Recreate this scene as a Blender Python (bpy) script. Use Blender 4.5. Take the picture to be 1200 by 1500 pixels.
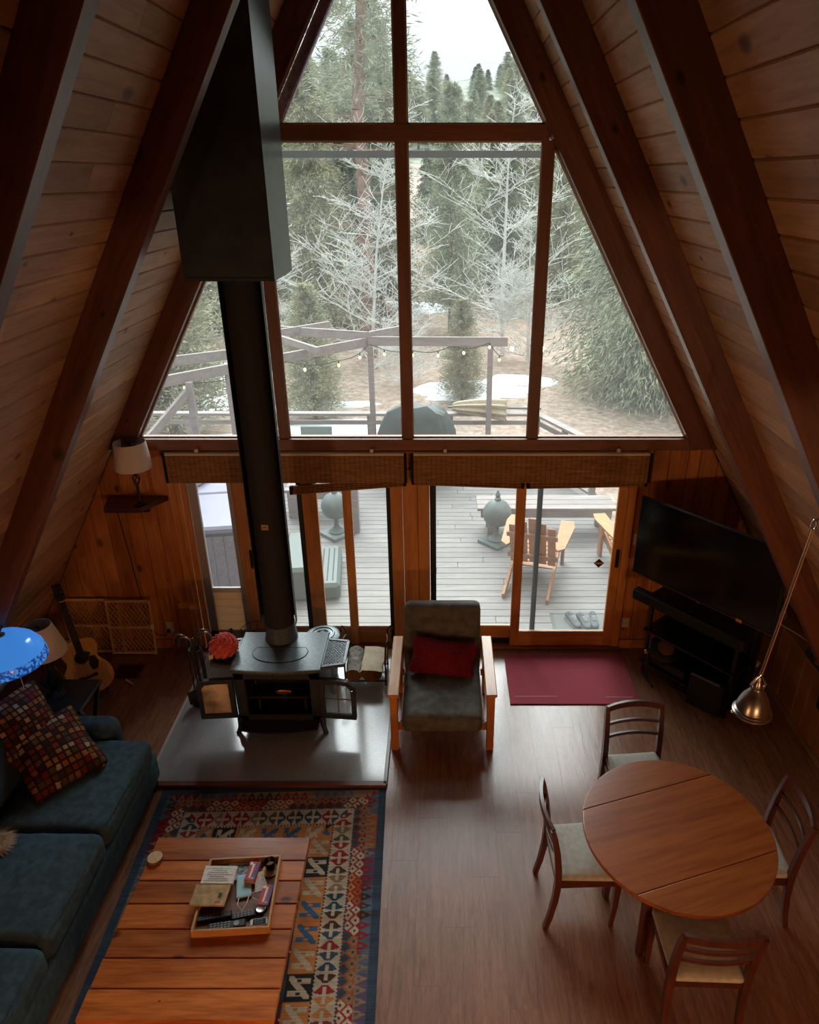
import bpy, math, random
import numpy as np
from mathutils import Vector, Matrix, noise as mnoise

# ---------------------------------------------------------------- camera
sc = bpy.context.scene
for o in list(bpy.data.objects):
    bpy.data.objects.remove(o)
COL = sc.collection
cam_d = bpy.data.cameras.new('camera')
cam = bpy.data.objects.new('camera', cam_d)
COL.objects.link(cam)
CX, ZC = 0.2643, 4.396
cam.location = (CX, 0, ZC)
cam.rotation_euler = (math.radians(90 - 25.2095), 0, 0)
cam_d.lens = 25.0825
cam_d.sensor_width = 36
cam_d.shift_x = -48 / 1500
cam_d.clip_start = 0.05
cam_d.clip_end = 600
sc.camera = cam

# ---------------------------------------------------------------- sky, light, exposure
world = bpy.data.worlds.new('overcast_sky')
sc.world = world
world.use_nodes = True
wn = world.node_tree
wn.nodes.clear()
wo = wn.nodes.new('ShaderNodeOutputWorld')
wb = wn.nodes.new('ShaderNodeBackground')
tc = wn.nodes.new('ShaderNodeTexCoord')
sx = wn.nodes.new('ShaderNodeSeparateXYZ')
mr = wn.nodes.new('ShaderNodeMapRange')          # overcast sky: three times brighter overhead than at the horizon
mr.inputs[1].default_value = 0.0
mr.inputs[2].default_value = 1.0
mr.inputs[3].default_value = 1.0
mr.inputs[4].default_value = 3.0
wb.inputs[0].default_value = (0.93, 0.97, 1.0, 1)
SKY = 0.68
mm = wn.nodes.new('ShaderNodeMath')
mm.operation = 'MULTIPLY'
mm.inputs[1].default_value = SKY
wn.links.new(tc.outputs['Generated'], sx.inputs[0])
wn.links.new(sx.outputs['Z'], mr.inputs[0])
wn.links.new(mr.outputs[0], mm.inputs[0])
wn.links.new(mm.outputs[0], wb.inputs[1])
wn.links.new(wb.outputs[0], wo.inputs[0])
vs = sc.view_settings
vs.view_transform = 'Standard'
vs.look = 'None'
vs.gamma = 1
vs.use_curve_mapping = False
vs.exposure = 0.5

def lamp(name, kind, loc, energy, color, size=0.1, rot=None):
    d = bpy.data.lights.new(name, kind)
    d.energy = energy
    d.color = color
    if kind in ('POINT', 'SPOT'):
        d.shadow_soft_size = size
    elif kind == 'AREA':
        d.size = size
    o = bpy.data.objects.new(name, d)
    COL.objects.link(o)
    o.location = loc
    if rot:
        o.rotation_euler = rot
    return o
R = math.radians
# bright part of the overcast sky in front of the house
sun = lamp('sun', 'SUN', (0, 20, 20), 6.5, (0.95, 0.98, 1.0))
sun.data.angle = R(55)
sun.rotation_euler = (R(-43), 0, R(6))
# two warm kitchen lamps under the loft, behind the photographer
lamp('kitchen_bulb', 'POINT', (1.608, -1.6, 1.38), 50, (1.0, 0.60, 0.30), 0.04)
lamp('kitchen_bulb', 'POINT', (2.214, -1.6, 1.38), 50, (1.0, 0.60, 0.30), 0.04)
lamp('kitchen_bulb', 'POINT', (-3.3, -1.2, .75), 95, (1.0, 0.62, 0.33), 0.3)

# ---------------------------------------------------------------- helpers
def lin(c):
    return tuple((x / 12.92 if x <= 0.04045 else ((x + 0.055) / 1.055) ** 2.4) for x in c)
def hx(h, a=1):
    h = h.lstrip('#')
    return lin(tuple(int(h[i:i + 2], 16) / 255 for i in (0, 2, 4))) + (a,)

class B:
    """collects faces, then becomes ONE mesh object"""
    def __init__(s):
        s.v = []; s.f = []
    def add(s, vs_, fs_):
        n = len(s.v)
        s.v += [tuple(p) for p in vs_]
        s.f += [tuple(i + n for i in f) for f in fs_]
        return s
    def box(s, c, d, rot=None, bev=0.0):
        x, y, z = (k / 2 for k in d)
        if bev > 0:
            b = min(bev, x * .9, y * .9, z * .9)
            pts = []; idx = {}
            for sx_ in (-1, 1):
                for sy_ in (-1, 1):
                    for sz_ in (-1, 1):
                        for ax in range(3):
                            p = [sx_ * (x - b), sy_ * (y - b), sz_ * (z - b)]
                            p[ax] = (sx_, sy_, sz_)[ax] * (x, y, z)[ax]
                            idx[(sx_, sy_, sz_, ax)] = len(pts); pts.append(p)
            fs = []
            for ax in range(3):
                o1, o2 = (ax + 1) % 3, (ax + 2) % 3
                for sg in (-1, 1):
                    q = []
                    for a, b_ in ((-1, -1), (1, -1), (1, 1), (-1, 1)):
                        k = [0, 0, 0]; k[ax] = sg; k[o1] = a; k[o2] = b_
                        q.append(idx[tuple(k) + (ax,)])
                    fs.append(q if sg > 0 else q[::-1])
            for ax in range(3):
                o1, o2 = (ax + 1) % 3, (ax + 2) % 3
                for a in (-1, 1):
                    for b_ in (-1, 1):
                        k0 = [0, 0, 0]; k1 = [0, 0, 0]
                        k0[ax] = -1; k1[ax] = 1
                        k0[o1] = k1[o1] = a; k0[o2] = k1[o2] = b_
                        q = [idx[tuple(k0) + (o1,)], idx[tuple(k1) + (o1,)], idx[tuple(k1) + (o2,)], idx[tuple(k0) + (o2,)]]
                        fs.append(q if a * b_ < 0 else q[::-1])
            for a in (-1, 1):
                for b_ in (-1, 1):
                    for c_ in (-1, 1):
                        q = [idx[(a, b_, c_, 0)], idx[(a, b_, c_, 1)], idx[(a, b_, c_, 2)]]
                        fs.append(q if a * b_ * c_ > 0 else q[::-1])
        else:
            pts = [(-x, -y, -z), (x, -y, -z), (x, y, -z), (-x, y, -z), (-x, -y, z), (x, -y, z), (x, y, z), (-x, y, z)]
            fs = [(0, 3, 2, 1), (4, 5, 6, 7), (0, 1, 5, 4), (1, 2, 6, 5), (2, 3, 7, 6), (3, 0, 4, 7)]
        c = Vector(c)
        if rot is not None:
            if not isinstance(rot, Matrix):
                from mathutils import Euler
                rot = Euler(rot).to_matrix()
            pts = [rot @ Vector(p) + c for p in pts]
        else:
            pts = [Vector(p) + c for p in pts]
        return s.add(pts, fs)
    def bar(s, p0, p1, w, h, up=(0, 0, 1), bev=0.0):
        p0 = Vector(p0); p1 = Vector(p1)
        x = (p1 - p0); L = x.length; x.normalize()
        y = Vector(up).cross(x)
        if y.length < 1e-4:
            y = Vector((0, 1, 0)).cross(x)
        y.normalize(); z = x.cross(y)
        return s.box((p0 + p1) / 2, (L, w, h), Matrix((x, y, z)).transposed(), bev)
    def tube(s, pts, r, n=8, caps=True, phase=0.0, closed=False, sq=(1, 1), up=None):
        pts = [Vector(p) for p in pts]
        m = len(pts)
        rr = r if isinstance(r, (list, tuple)) else [r] * m
        ref = Vector(up) if up else None
        vs_ = []
        for i, p in enumerate(pts):
            if closed:
                t = pts[(i + 1) % m] - pts[i - 1]
            else:
                t = pts[min(i + 1, m - 1)] - pts[max(i - 1, 0)]
            t.normalize()
            if ref is None:
                ref = Vector((0, 0, 1)) if abs(t.z) < .9 else Vector((0, 1, 0))
            a = ref - t * ref.dot(t)
            if a.length < 1e-5:
                a = Vector((1, 0, 0)) - t * t.x
            a.normalize(); b = t.cross(a)
            if not up:
                ref = a
            for k in range(n):
                th = 2 * math.pi * k / n + phase
                vs_.append(p + (a * math.cos(th) * sq[0] + b * math.sin(th) * sq[1]) * rr[i])
        fs = []
        for i in range(m if closed else m - 1):
            j = (i + 1) % m
            for k in range(n):
                k2 = (k + 1) % n
                fs.append((i * n + k, i * n + k2, j * n + k2, j * n + k))
        if caps and not closed:
            fs.append(tuple(range(n))[::-1])
            fs.append(tuple((m - 1) * n + k for k in range(n)))
        return s.add(vs_, fs)
    def lathe(s, prof, c=(0, 0, 0), n=24, axis=None, caps=True):
        c = Vector(c)
        M = Matrix.Identity(3)
        if axis is not None:
            M = Vector((0, 0, 1)).rotation_difference(Vector(axis).normalized()).to_matrix()
        vs_ = []
        for r, z in prof:
            for k in range(n):
                th = 2 * math.pi * k / n
                vs_.append(M @ Vector((r * math.cos(th), r * math.sin(th), z)) + c)
        fs = []
        for i in range(len(prof) - 1):
            for k in range(n):
                k2 = (k + 1) % n
                fs.append((i * n + k, i * n + k2, (i + 1) * n + k2, (i + 1) * n + k))
        if caps:
            if prof[0][0] > 1e-5: fs.append(tuple(range(n))[::-1])
            if prof[-1][0] > 1e-5: fs.append(tuple((len(prof) - 1) * n + k for k in range(n)))
        return s.add(vs_, fs)
    def prism(s, poly, a0, a1, plane='XZ', M=None):
        """2D polygon extruded along the third axis from a0 to a1"""
        n = len(poly)
        def P(u, w, a):
            p = {'XZ': (u, a, w), 'XY': (u, w, a), 'YZ': (a, u, w)}[plane]
            return M @ Vector(p) if M is not None else Vector(p)
        vs_ = [P(u, w, a0) for u, w in poly] + [P(u, w, a1) for u, w in poly]
        fs = [tuple(range(n)), tuple(range(2 * n - 1, n - 1, -1))]
        fs += [(i, i + n, (i + 1) % n + n, (i + 1) % n) for i in range(n)]
        return s.add(vs_, fs)
    def ball(s, c, r, n=16, m=10, M=None):
        c = Vector(c); rx, ry, rz = r if isinstance(r, (tuple, list)) else (r, r, r)
        prof = []
        vs_ = []
        for i in range(m + 1):
            ph = math.pi * i / m
            for k in range(n):
                th = 2 * math.pi * k / n
                p = Vector((rx * math.sin(ph) * math.cos(th), ry * math.sin(ph) * math.sin(th), -rz * math.cos(ph)))
                vs_.append((M @ p if M is not None else p) + c)
        fs = [(i * n + k, i * n + (k + 1) % n, (i + 1) * n + (k + 1) % n, (i + 1) * n + k) for i in range(m) for k in range(n)]
        return s.add(vs_, fs)
    def obj(s, name, mat, parent=None, smooth=False, loc=None, rot=None):
        return link_mesh(name, make_mesh(name, s.v, s.f, mat, smooth), parent, loc, rot)

def make_mesh(name, v, f, mat, smooth=False):
    me = bpy.data.meshes.new(name)
    me.from_pydata([tuple(p) for p in v], [], f)
    me.validate()
    import bmesh
    bm = bmesh.new(); bm.from_mesh(me)
    bmesh.ops.recalc_face_normals(bm, faces=bm.faces)
    bm.to_mesh(me); bm.free()
    if mat: me.materials.append(mat)
    if smooth:
        me.polygons.foreach_set('use_smooth', [True] * len(me.polygons))
        if smooth != True:
            me.set_sharp_from_angle(angle=math.radians(smooth))
    me.update()
    return me

def np_mesh(name, V, F, mat, smooth=False):
    me = bpy.data.meshes.new(name)
    V = np.asarray(V, dtype=np.float32); F = np.asarray(F, dtype=np.int32)
    k = F.shape[1]
    me.vertices.add(len(V)); me.vertices.foreach_set('co', V.ravel())
    me.loops.add(F.size); me.loops.foreach_set('vertex_index', F.ravel())
    me.polygons.add(len(F)); me.polygons.foreach_set('loop_start', np.arange(0, F.size, k, dtype=np.int32))
    me.polygons.foreach_set('loop_total', np.full(len(F), k, dtype=np.int32))
    if smooth: me.polygons.foreach_set('use_smooth', np.ones(len(F), dtype=bool))
    me.update(calc_edges=True)
    me.validate()
    if mat: me.materials.append(mat)
    return me

def link_mesh(name, me, parent=None, loc=None, rot=None):
    o = bpy.data.objects.new(name, me)
    COL.objects.link(o)
    if parent is not None: o.parent = parent
    if loc is not None: o.location = loc
    if rot is not None: o.rotation_euler = rot
    return o
def tag(o, label=None, cat=None, group=None, kind=None):
    if label: o['label'] = label
    if cat: o['category'] = cat
    if group: o['group'] = group
    if kind: o['kind'] = kind
    return o
def T(name, label, cat, loc=(0, 0, 0), rz=0.0, group=None):
    o = bpy.data.objects.new(name, None)
    o.empty_display_size = .1
    COL.objects.link(o)
    o.location = loc; o.rotation_euler = (0, 0, R(rz))
    return tag(o, label, cat, group)
def struct(o, label=None, cat=None):
    return tag(o, label, cat, None, 'structure')
def copy_tree(o, parent=None):
    c = o.copy(); COL.objects.link(c); c.parent = parent
    for ch in [k for k in bpy.data.objects if k.parent == o]:
        copy_tree(ch, c)
    return c
def colors(me, cols):
    a = me.color_attributes.new('Col', 'FLOAT_COLOR', 'POINT')
    c = np.ones((len(me.vertices), 4), dtype=np.float32)
    c[:, :3] = np.asarray(cols, dtype=np.float32)[:, :3]
    a.data.foreach_set('color', c.ravel())

def cushion_arrays(d, r, puff=0.0, wr=0.0, n=14, wscale=6.0, seed=0, pinch=0.0):
    """rounded soft box: grid cube with round edges, puffed faces and wrinkles"""
    h = [k / 2 for k in d]
    V = []; F = []; idx = {}
    def vid(i, j, k):
        key = (i, j, k)
        if key not in idx:
            p = [(-1 + 2 * q / n) for q in key]
            q = [p[a] * h[a] for a in range(3)]
            inn = [max(-(h[a] - r), min(h[a] - r, q[a])) for a in range(3)]
            dv = Vector([q[a] - inn[a] for a in range(3)])
            if dv.length > 1e-6:
                dv = dv.normalized() * r
            w = Vector(inn) + dv
            ux, uy, uz = p
            if puff:
                w.z += puff * uz * (1 - ux * ux) * (1 - uy * uy)
            if pinch:
                e = max(abs(ux), abs(uy))
                w.z *= 1 - pinch * e ** 3
                cpull = 1 + .06 * (abs(ux) * abs(uy)) ** 2 - .05 * ((1 - abs(ux)) * abs(uy) ** 2 + (1 - abs(uy)) * abs(ux) ** 2)
                w.x *= cpull; w.y *= cpull
            if wr:
                nv = mnoise.noise(Vector((w.x * wscale + seed, w.y * wscale * .55, w.z * wscale)))
                nv += .6 * abs(mnoise.noise(Vector((w.x * wscale * 1.9, w.y * wscale * 1.2 + seed, w.z * 2)))) 
                w.z += wr * nv * (1 if uz > -.5 else .2)
            idx[key] = len(V); V.append(w)
        return idx[key]
    for a in range(n):
        for b in range(n):
            for s_ in (0, n):
                q = [(a, b, s_), (a + 1, b, s_), (a + 1, b + 1, s_), (a, b + 1, s_)]
                f = [vid(*t) for t in q]; F.append(f if s_ else f[::-1])
                f = [vid(t[0], s_, t[1]) for t in q]; F.append(f[::-1] if s_ else f)
                f = [vid(s_, t[0], t[1]) for t in q]; F.append(f if s_ else f[::-1])
    return V, F
def cushion(name, d, r, mat, parent=None, loc=None, rot=None, **k):
    V, F = cushion_arrays(d, r, **k)
    return link_mesh(name, make_mesh(name, V, F, mat, True), parent, loc, rot)
# ---------------------------------------------------------------- materials
def new_mat(name):
    m = bpy.data.materials.new(name); m.use_nodes = True
    nt = m.node_tree
    return m, nt, nt.nodes['Principled BSDF']
def N(nt, t, **kw):
    n = nt.nodes.new(t)
    for k, v in kw.items():
        if k.startswith('i_'): n.inputs[int(k[2:])].default_value = v
        else: setattr(n, k, v)
    return n
def ramp(nt, stops, interp='LINEAR'):
    r = nt.nodes.new('ShaderNodeValToRGB'); e = r.color_ramp.elements
    r.color_ramp.interpolation = interp
    e[0].position, e[0].color = stops[0]
    e[1].position, e[1].color = stops[-1]
    for p, c in stops[1:-1]:
        k = e.new(p); k.color = c
    return r
def coords(nt, rnd=True):
    t = N(nt, 'ShaderNodeTexCoord')
    if not rnd: return t.outputs['Object']
    oi = N(nt, 'ShaderNodeObjectInfo')
    ad = N(nt, 'ShaderNodeVectorMath', operation='MULTIPLY_ADD')
    cb = N(nt, 'ShaderNodeCombineXYZ')
    for k in range(3): nt.links.new(oi.outputs['Random'], cb.inputs[k])
    nt.links.new(cb.outputs[0], ad.inputs[0])
    ad.inputs[1].default_value = (13.7, 29.1, 47.3)
    nt.links.new(t.outputs['Object'], ad.inputs[2])
    return ad.outputs[0]
def wood(name, dark, light, axis='Y', rough=.5, scale=1.0, knots=0.0, var=.25, roty=0.0, bump=.15, coat=0.0, knot_size=.05, spec=.5, rotz=0.0, flat=None):
    m, nt, bs = new_mat(name); L = nt.links
    c = coords(nt)
    mp = N(nt, 'ShaderNodeMapping'); L.new(c, mp.inputs[0])
    mp.inputs['Rotation'].default_value = (0, roty, rotz)
    sc2 = N(nt, 'ShaderNodeVectorMath', operation='MULTIPLY'); L.new(mp.outputs[0], sc2.inputs[0])
    a = {'X': (.09, 1, 1), 'Y': (1, .09, 1), 'Z': (1, 1, .09)}[axis]
    sc2.inputs[1].default_value = tuple(k * 14 * scale for k in a)
    n1 = N(nt, 'ShaderNodeTexNoise'); L.new(sc2.outputs[0], n1.inputs['Vector'])
    n1.inputs['Scale'].default_value = 1.0; n1.inputs['Detail'].default_value = 5; n1.inputs['Distortion'].default_value = .9
    n2 = N(nt, 'ShaderNodeTexNoise'); L.new(sc2.outputs[0], n2.inputs['Vector'])
    n2.inputs['Scale'].default_value = 6.0; n2.inputs['Detail'].default_value = 3
    mx = N(nt, 'ShaderNodeMath', operation='MULTIPLY_ADD', i_1=.45); L.new(n2.outputs['Fac'], mx.inputs[0])
    m3 = N(nt, 'ShaderNodeMath', operation='MULTIPLY', i_1=.62); L.new(n1.outputs['Fac'], m3.inputs[0]); L.new(m3.outputs[0], mx.inputs[2])
    rp = ramp(nt, [(.32, dark), (.72, light)]); L.new(mx.outputs[0], rp.inputs[0])
    col = rp.outputs[0]
    if knots > 0:
        sk = N(nt, 'ShaderNodeVectorMath', operation='MULTIPLY'); L.new(mp.outputs[0], sk.inputs[0])
        b = {'X': (.6, 1, 1), 'Y': (1, .6, 1), 'Z': (1, 1, .6)}[axis]
        if flat is not None: b = tuple(0.0 if k_ == flat else v_ for k_, v_ in enumerate(b))
        sk.inputs[1].default_value = b
        vo = N(nt, 'ShaderNodeTexVoronoi'); vo.inputs['Scale'].default_value = knots
        if flat is not None:
            vo.voronoi_dimensions = '2D'
            sp = N(nt, 'ShaderNodeSeparateXYZ'); cm = N(nt, 'ShaderNodeCombineXYZ'); L.new(sk.outputs[0], sp.inputs[0])
            keep = [k_ for k_ in range(3) if k_ != flat]
            L.new(sp.outputs[keep[0]], cm.inputs[0]); L.new(sp.outputs[keep[1]], cm.inputs[1]); L.new(cm.outputs[0], vo.inputs['Vector'])
        else: L.new(sk.outputs[0], vo.inputs['Vector'])
        rk = ramp(nt, [(0, (1, 1, 1, 1)), (knot_size * knots * .55, (.75, .75, .75, 1)), (knot_size * knots, (0, 0, 0, 1))]); sv = N(nt, 'ShaderNodeSeparateColor'); L.new(vo.outputs['Color'], sv.inputs[0]); dv = N(nt, 'ShaderNodeMath', operation='DIVIDE'); L.new(vo.outputs['Distance'], dv.inputs[0]); L.new(sv.outputs[0], dv.inputs[1]); L.new(dv.outputs[0], rk.inputs[0])
        mk = N(nt, 'ShaderNodeMixRGB', blend_type='MIX'); L.new(rk.outputs[0], mk.inputs[0]); L.new(col, mk.inputs[1])
        mk.inputs[2].default_value = tuple(k * .3 for k in dark[:3]) + (1,)
        col = mk.outputs[0]
    oi = N(nt, 'ShaderNodeObjectInfo')
    hs = N(nt, 'ShaderNodeHueSaturation'); L.new(col, hs.inputs['Color'])
    vr = N(nt, 'ShaderNodeMapRange', i_3=1 - var, i_4=1 + var); L.new(oi.outputs['Random'], vr.inputs[0]); L.new(vr.outputs[0], hs.inputs['Value'])
    L.new(hs.outputs[0], bs.inputs['Base Color'])
    bs.inputs['Roughness'].default_value = rough
    bs.inputs['Specular IOR Level'].default_value = spec
    if coat:
        bs.inputs['Coat Weight'].default_value = coat; bs.inputs['Coat Roughness'].default_value = .15
    if bump:
        bp = N(nt, 'ShaderNodeBump'); bp.inputs['Strength'].default_value = bump; bp.inputs['Distance'].default_value = .004
        L.new(mx.outputs[0], bp.inputs['Height']); L.new(bp.outputs[0], bs.inputs['Normal'])
    return m
def plain(name, col, rough=.6, metal=0.0, noise=.0, nscale=40, bump=0.0, spec=.5, emit=None, estr=0, var=0.0, sheen=0, coat=0, col2=None, trans=0, alpha=1):
    m, nt, bs = new_mat(name); L = nt.links
    bs.inputs['Base Color'].default_value = col
    bs.inputs['Roughness'].default_value = rough
    bs.inputs['Metallic'].default_value = metal
    bs.inputs['Specular IOR Level'].default_value = spec
    if sheen: bs.inputs['Sheen Weight'].default_value = sheen
    if coat: bs.inputs['Coat Weight'].default_value = coat
    if trans: bs.inputs['Transmission Weight'].default_value = trans
    if alpha < 1: bs.inputs['Alpha'].default_value = alpha
    if emit: bs.inputs['Emission Color'].default_value = emit; bs.inputs['Emission Strength'].default_value = estr
    out = None
    if noise or bump or col2:
        c = coords(nt)
        n1 = N(nt, 'ShaderNodeTexNoise'); L.new(c, n1.inputs['Vector']); n1.inputs['Scale'].default_value = nscale; n1.inputs['Detail'].default_value = 4
        c2 = col2 if col2 else tuple(min(1, k * (1 + noise)) for k in col[:3]) + (1,)
        c1 = col if col2 else tuple(k * (1 - noise) for k in col[:3]) + (1,)
        rp = ramp(nt, [(.35, c1), (.65, c2)]); L.new(n1.outputs['Fac'], rp.inputs[0])
        out = rp.outputs[0]
        if bump:
            bp = N(nt, 'ShaderNodeBump'); bp.inputs['Strength'].default_value = bump; bp.inputs['Distance'].default_value = .01
            L.new(n1.outputs['Fac'], bp.inputs['Height']); L.new(bp.outputs[0], bs.inputs['Normal'])
    if var:
        oi = N(nt, 'ShaderNodeObjectInfo'); hs = N(nt, 'ShaderNodeHueSaturation')
        if out: L.new(out, hs.inputs['Color'])
        else: hs.inputs['Color'].default_value = col
        vr = N(nt, 'ShaderNodeMapRange', i_3=1 - var, i_4=1 + var); L.new(oi.outputs['Random'], vr.inputs[0]); L.new(vr.outputs[0], hs.inputs['Value'])
        out = hs.outputs[0]
    if out: L.new(out, bs.inputs['Base Color'])
    return m
def attr_mat(name, rough=.9, bump=.3, bscale=250):
    m, nt, bs = new_mat(name); L = nt.links
    a = N(nt, 'ShaderNodeAttribute', attribute_name='Col')
    c = coords(nt, False)
    n1 = N(nt, 'ShaderNodeTexNoise'); L.new(c, n1.inputs['Vector']); n1.inputs['Scale'].default_value = bscale
    n2 = N(nt, 'ShaderNodeTexNoise'); L.new(c, n2.inputs['Vector']); n2.inputs['Scale'].default_value = 7; n2.inputs['Detail'].default_value = 5
    ad = N(nt, 'ShaderNodeMath', operation='ADD'); L.new(n1.outputs['Fac'], ad.inputs[0]); L.new(n2.outputs['Fac'], ad.inputs[1])
    mr_ = N(nt, 'ShaderNodeMapRange', i_1=.6, i_2=1.4, i_3=.55, i_4=1.3); L.new(ad.outputs[0], mr_.inputs[0])
    hs = N(nt, 'ShaderNodeHueSaturation'); L.new(a.outputs['Color'], hs.inputs['Color']); L.new(mr_.outputs[0], hs.inputs['Value'])
    L.new(hs.outputs[0], bs.inputs['Base Color'])
    bs.inputs['Roughness'].default_value = rough; bs.inputs['Specular IOR Level'].default_value = .2
    if bump:
        bp = N(nt, 'ShaderNodeBump'); bp.inputs['Strength'].default_value = bump; bp.inputs['Distance'].default_value = .003
        L.new(n1.outputs['Fac'], bp.inputs['Height']); L.new(bp.outputs[0], bs.inputs['Normal'])
    return m
def glass_mat(name, tint=(.94, .97, .96), refl=.07, rough=0.0, haze_dirt=0.0):
    m, nt, bs = new_mat(name); L = nt.links
    nt.nodes.remove(bs)
    out = nt.nodes['Material Output']
    tr = N(nt, 'ShaderNodeBsdfTransparent'); tr.inputs[0].default_value = tint + (1,)
    gl = N(nt, 'ShaderNodeBsdfGlossy'); gl.inputs['Roughness'].default_value = rough
    lw = N(nt, 'ShaderNodeFresnel'); lw.inputs[0].default_value = 1.35
    mx = N(nt, 'ShaderNodeMixShader'); L.new(lw.outputs[0], mx.inputs[0]); L.new(tr.outputs[0], mx.inputs[1]); L.new(gl.outputs[0], mx.inputs[2])
    last = mx.outputs[0]
    if haze_dirt:  # translucent share: painted haze on the panes, soot on the stove door
        df = N(nt, 'ShaderNodeBsdfTranslucent'); df.inputs[0].default_value = (.8, .8, .78, 1)
        m2 = N(nt, 'ShaderNodeMixShader'); m2.inputs[0].default_value = haze_dirt
        L.new(last, m2.inputs[1]); L.new(df.outputs[0], m2.inputs[2]); last = m2.outputs[0]
    L.new(last, out.inputs['Surface'])
    return m

S_ = .5696; ZA = 6.566
SL = math.atan2(1, S_)          # slope angle of the roof, 60.3 degrees
M = {}
M['pine'] = wood('knotty_pine_panel', hx('#9c5420'), hx('#cb8744'), 'Z', .42, .7, knots=3.6, knot_size=.04, var=.18, flat=1)
M['roof'] = wood('roof_board_pine', hx('#a4764f'), hx('#cba37a'), 'Y', .5, .7, knots=2.4, knot_size=.045, var=.22, flat=2)
M['beamR'] = wood('beam_stained_right', hx('#4f2c1c'), hx('#7c4a33'), 'X', .34, .6, knots=2.4, knot_size=.05, var=.08, roty=-SL, flat=1)
M['beamL'] = wood('beam_stained_left', hx('#4f2c1c'), hx('#7c4a33'), 'X', .34, .6, knots=2.4, knot_size=.05, var=.08, roty=SL, flat=1)
M['frameX'] = wood('window_frame_horizontal', hx('#663b26'), hx('#8d5638'), 'X', .45, .7, var=.05)
M['frameZ'] = wood('window_frame_vertical', hx('#663b26'), hx('#8d5638'), 'Z', .45, .7, var=.05)
M['door'] = wood('door_pine_vertical', hx('#b2692a'), hx('#dd994e'), 'Z', .38, .7, knots=1.5, knot_size=.02, var=.06)
M['doorX'] = wood('door_pine_horizontal', hx('#b2692a'), hx('#dd994e'), 'X', .38, .7, var=.06)
M['floor'] = wood('laminate_plank', hx('#6e4835'), hx('#9c7056'), 'Y', .25, 2.0, var=.06, bump=.3, spec=.8)
M['coffee'] = wood('redwood_plank', hx('#82391a'), hx('#c87434'), 'X', .26, .8, knots=3.4, knot_size=.04, var=.3, flat=2, bump=.25, coat=.25)
M['table'] = wood('table_top_maple', hx('#7c3a14'), hx('#a65a24'), 'X', .27, .45, var=.05, coat=.3)
M['mahog'] = wood('dark_mahogany', hx('#38190c'), hx('#5f2d1a'), 'Z', .3, 1.0, var=.05, coat=.2)
M['honey'] = wood('honey_oak', hx('#bd6f2c'), hx('#e0a055'), 'Y', .35, 1.0, var=.05, coat=.2)
M['honeyZ'] = wood('honey_oak_upright', hx('#b4652a'), hx('#d8904a'), 'Z', .35, 1.0, var=.05)
M['black'] = plain('black_iron', hx('#2c2d2e'), .55, .0, noise=.3, nscale=60, bump=.05)
M['stovetop'] = plain('stove_top_iron', hx('#596164'), .38, .3, noise=.2, nscale=50, bump=.05)
M['chase'] = plain('flue_box_black', hx('#343a3d'), .28, 0, noise=.2, nscale=9)
M['pipe'] = plain('flue_pipe_black', hx('#262322'), .75, 0, noise=.25, nscale=200, bump=.05)
M['chrome'] = plain('polished_steel', hx('#c9c6c0'), .16, 1)
M['steel'] = plain('brushed_steel', hx('#9a938c'), .28, 1)
M['dark'] = plain('black_plastic', hx('#121213'), .42)
M['screen'] = plain('tv_screen', hx('#0b0c0e'), .12, spec=.6)
M['glass'] = glass_mat('hazy_window_glass', haze_dirt=.03)  # an even pale haze over the outdoors is put into the glass
M['stop'] = plain('pale_glazing_bead', hx('#c9c2b8'), .5)
M['white'] = plain('white_plastic', hx('#d9d2c4'), .45)
M['cream'] = plain('cream_plate', hx('#d8c49a'), .5)
M['linen'] = plain('white_linen_shade', hx('#dcd2c4'), .9, noise=.05, nscale=300, bump=.1)
M['beige'] = plain('beige_linen_shade', hx('#c7ad86'), .9, noise=.06, nscale=300, bump=.1)
M['sofa'] = plain('teal_corduroy', hx('#41565e'), .92, noise=.22, nscale=20, bump=.12, spec=.15)
M['greycush'] = plain('olive_grey_cushion', hx('#62625d'), .88, noise=.22, nscale=14, bump=.12, spec=.2)
M['seat'] = plain('grey_seat_fabric', hx('#b5afa3'), .9, noise=.1, nscale=30, bump=.08, spec=.2)
M['red'] = plain('burgundy_pillow', hx('#6f1a28'), .9, noise=.2, nscale=60, bump=.2, spec=.15)
M['mat'] = plain('maroon_door_mat', hx('#a04a54'), .97, noise=.35, nscale=260, bump=.5, spec=.1)
M['hearth'] = plain('grey_hearth_stone', hx('#9da1a1'), .13, noise=.4, nscale=260, spec=.7)
M['trimlight'] = plain('pale_metal_edge', hx('#c9bfae'), .35, .4)
M['bamboo'] = wood('woven_bamboo', hx('#54300f'), hx('#b07a3e'), 'X', .6, 5, var=.03, bump=.5)
_nt = M['bamboo'].node_tree; _bs = _nt.nodes['Principled BSDF']
_src = _bs.inputs['Base Color'].links[0].from_socket
_tc = N(_nt, 'ShaderNodeTexCoord'); _wv = N(_nt, 'ShaderNodeTexWave', bands_direction='X'); _wv.inputs['Scale'].default_value = 7.0; _nt.links.new(_tc.outputs['Object'], _wv.inputs['Vector'])
_rw = ramp(_nt, [(.03, (.62, .58, .54, 1)), (.12, (1, 1, 1, 1))]); _nt.links.new(_wv.outputs['Fac'], _rw.inputs[0])
_mw = N(_nt, 'ShaderNodeMixRGB', blend_type='MULTIPLY', i_0=1.0); _nt.links.new(_src, _mw.inputs[1]); _nt.links.new(_rw.outputs[0], _mw.inputs[2]); _nt.links.new(_mw.outputs[0], _bs.inputs['Base Color'])
M['tape'] = plain('black_edge_tape', hx('#17130f'), .9)
M['redknit'] = plain('red_knit', hx('#d8605a'), .95, noise=.25, nscale=40, spec=.1)
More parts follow.
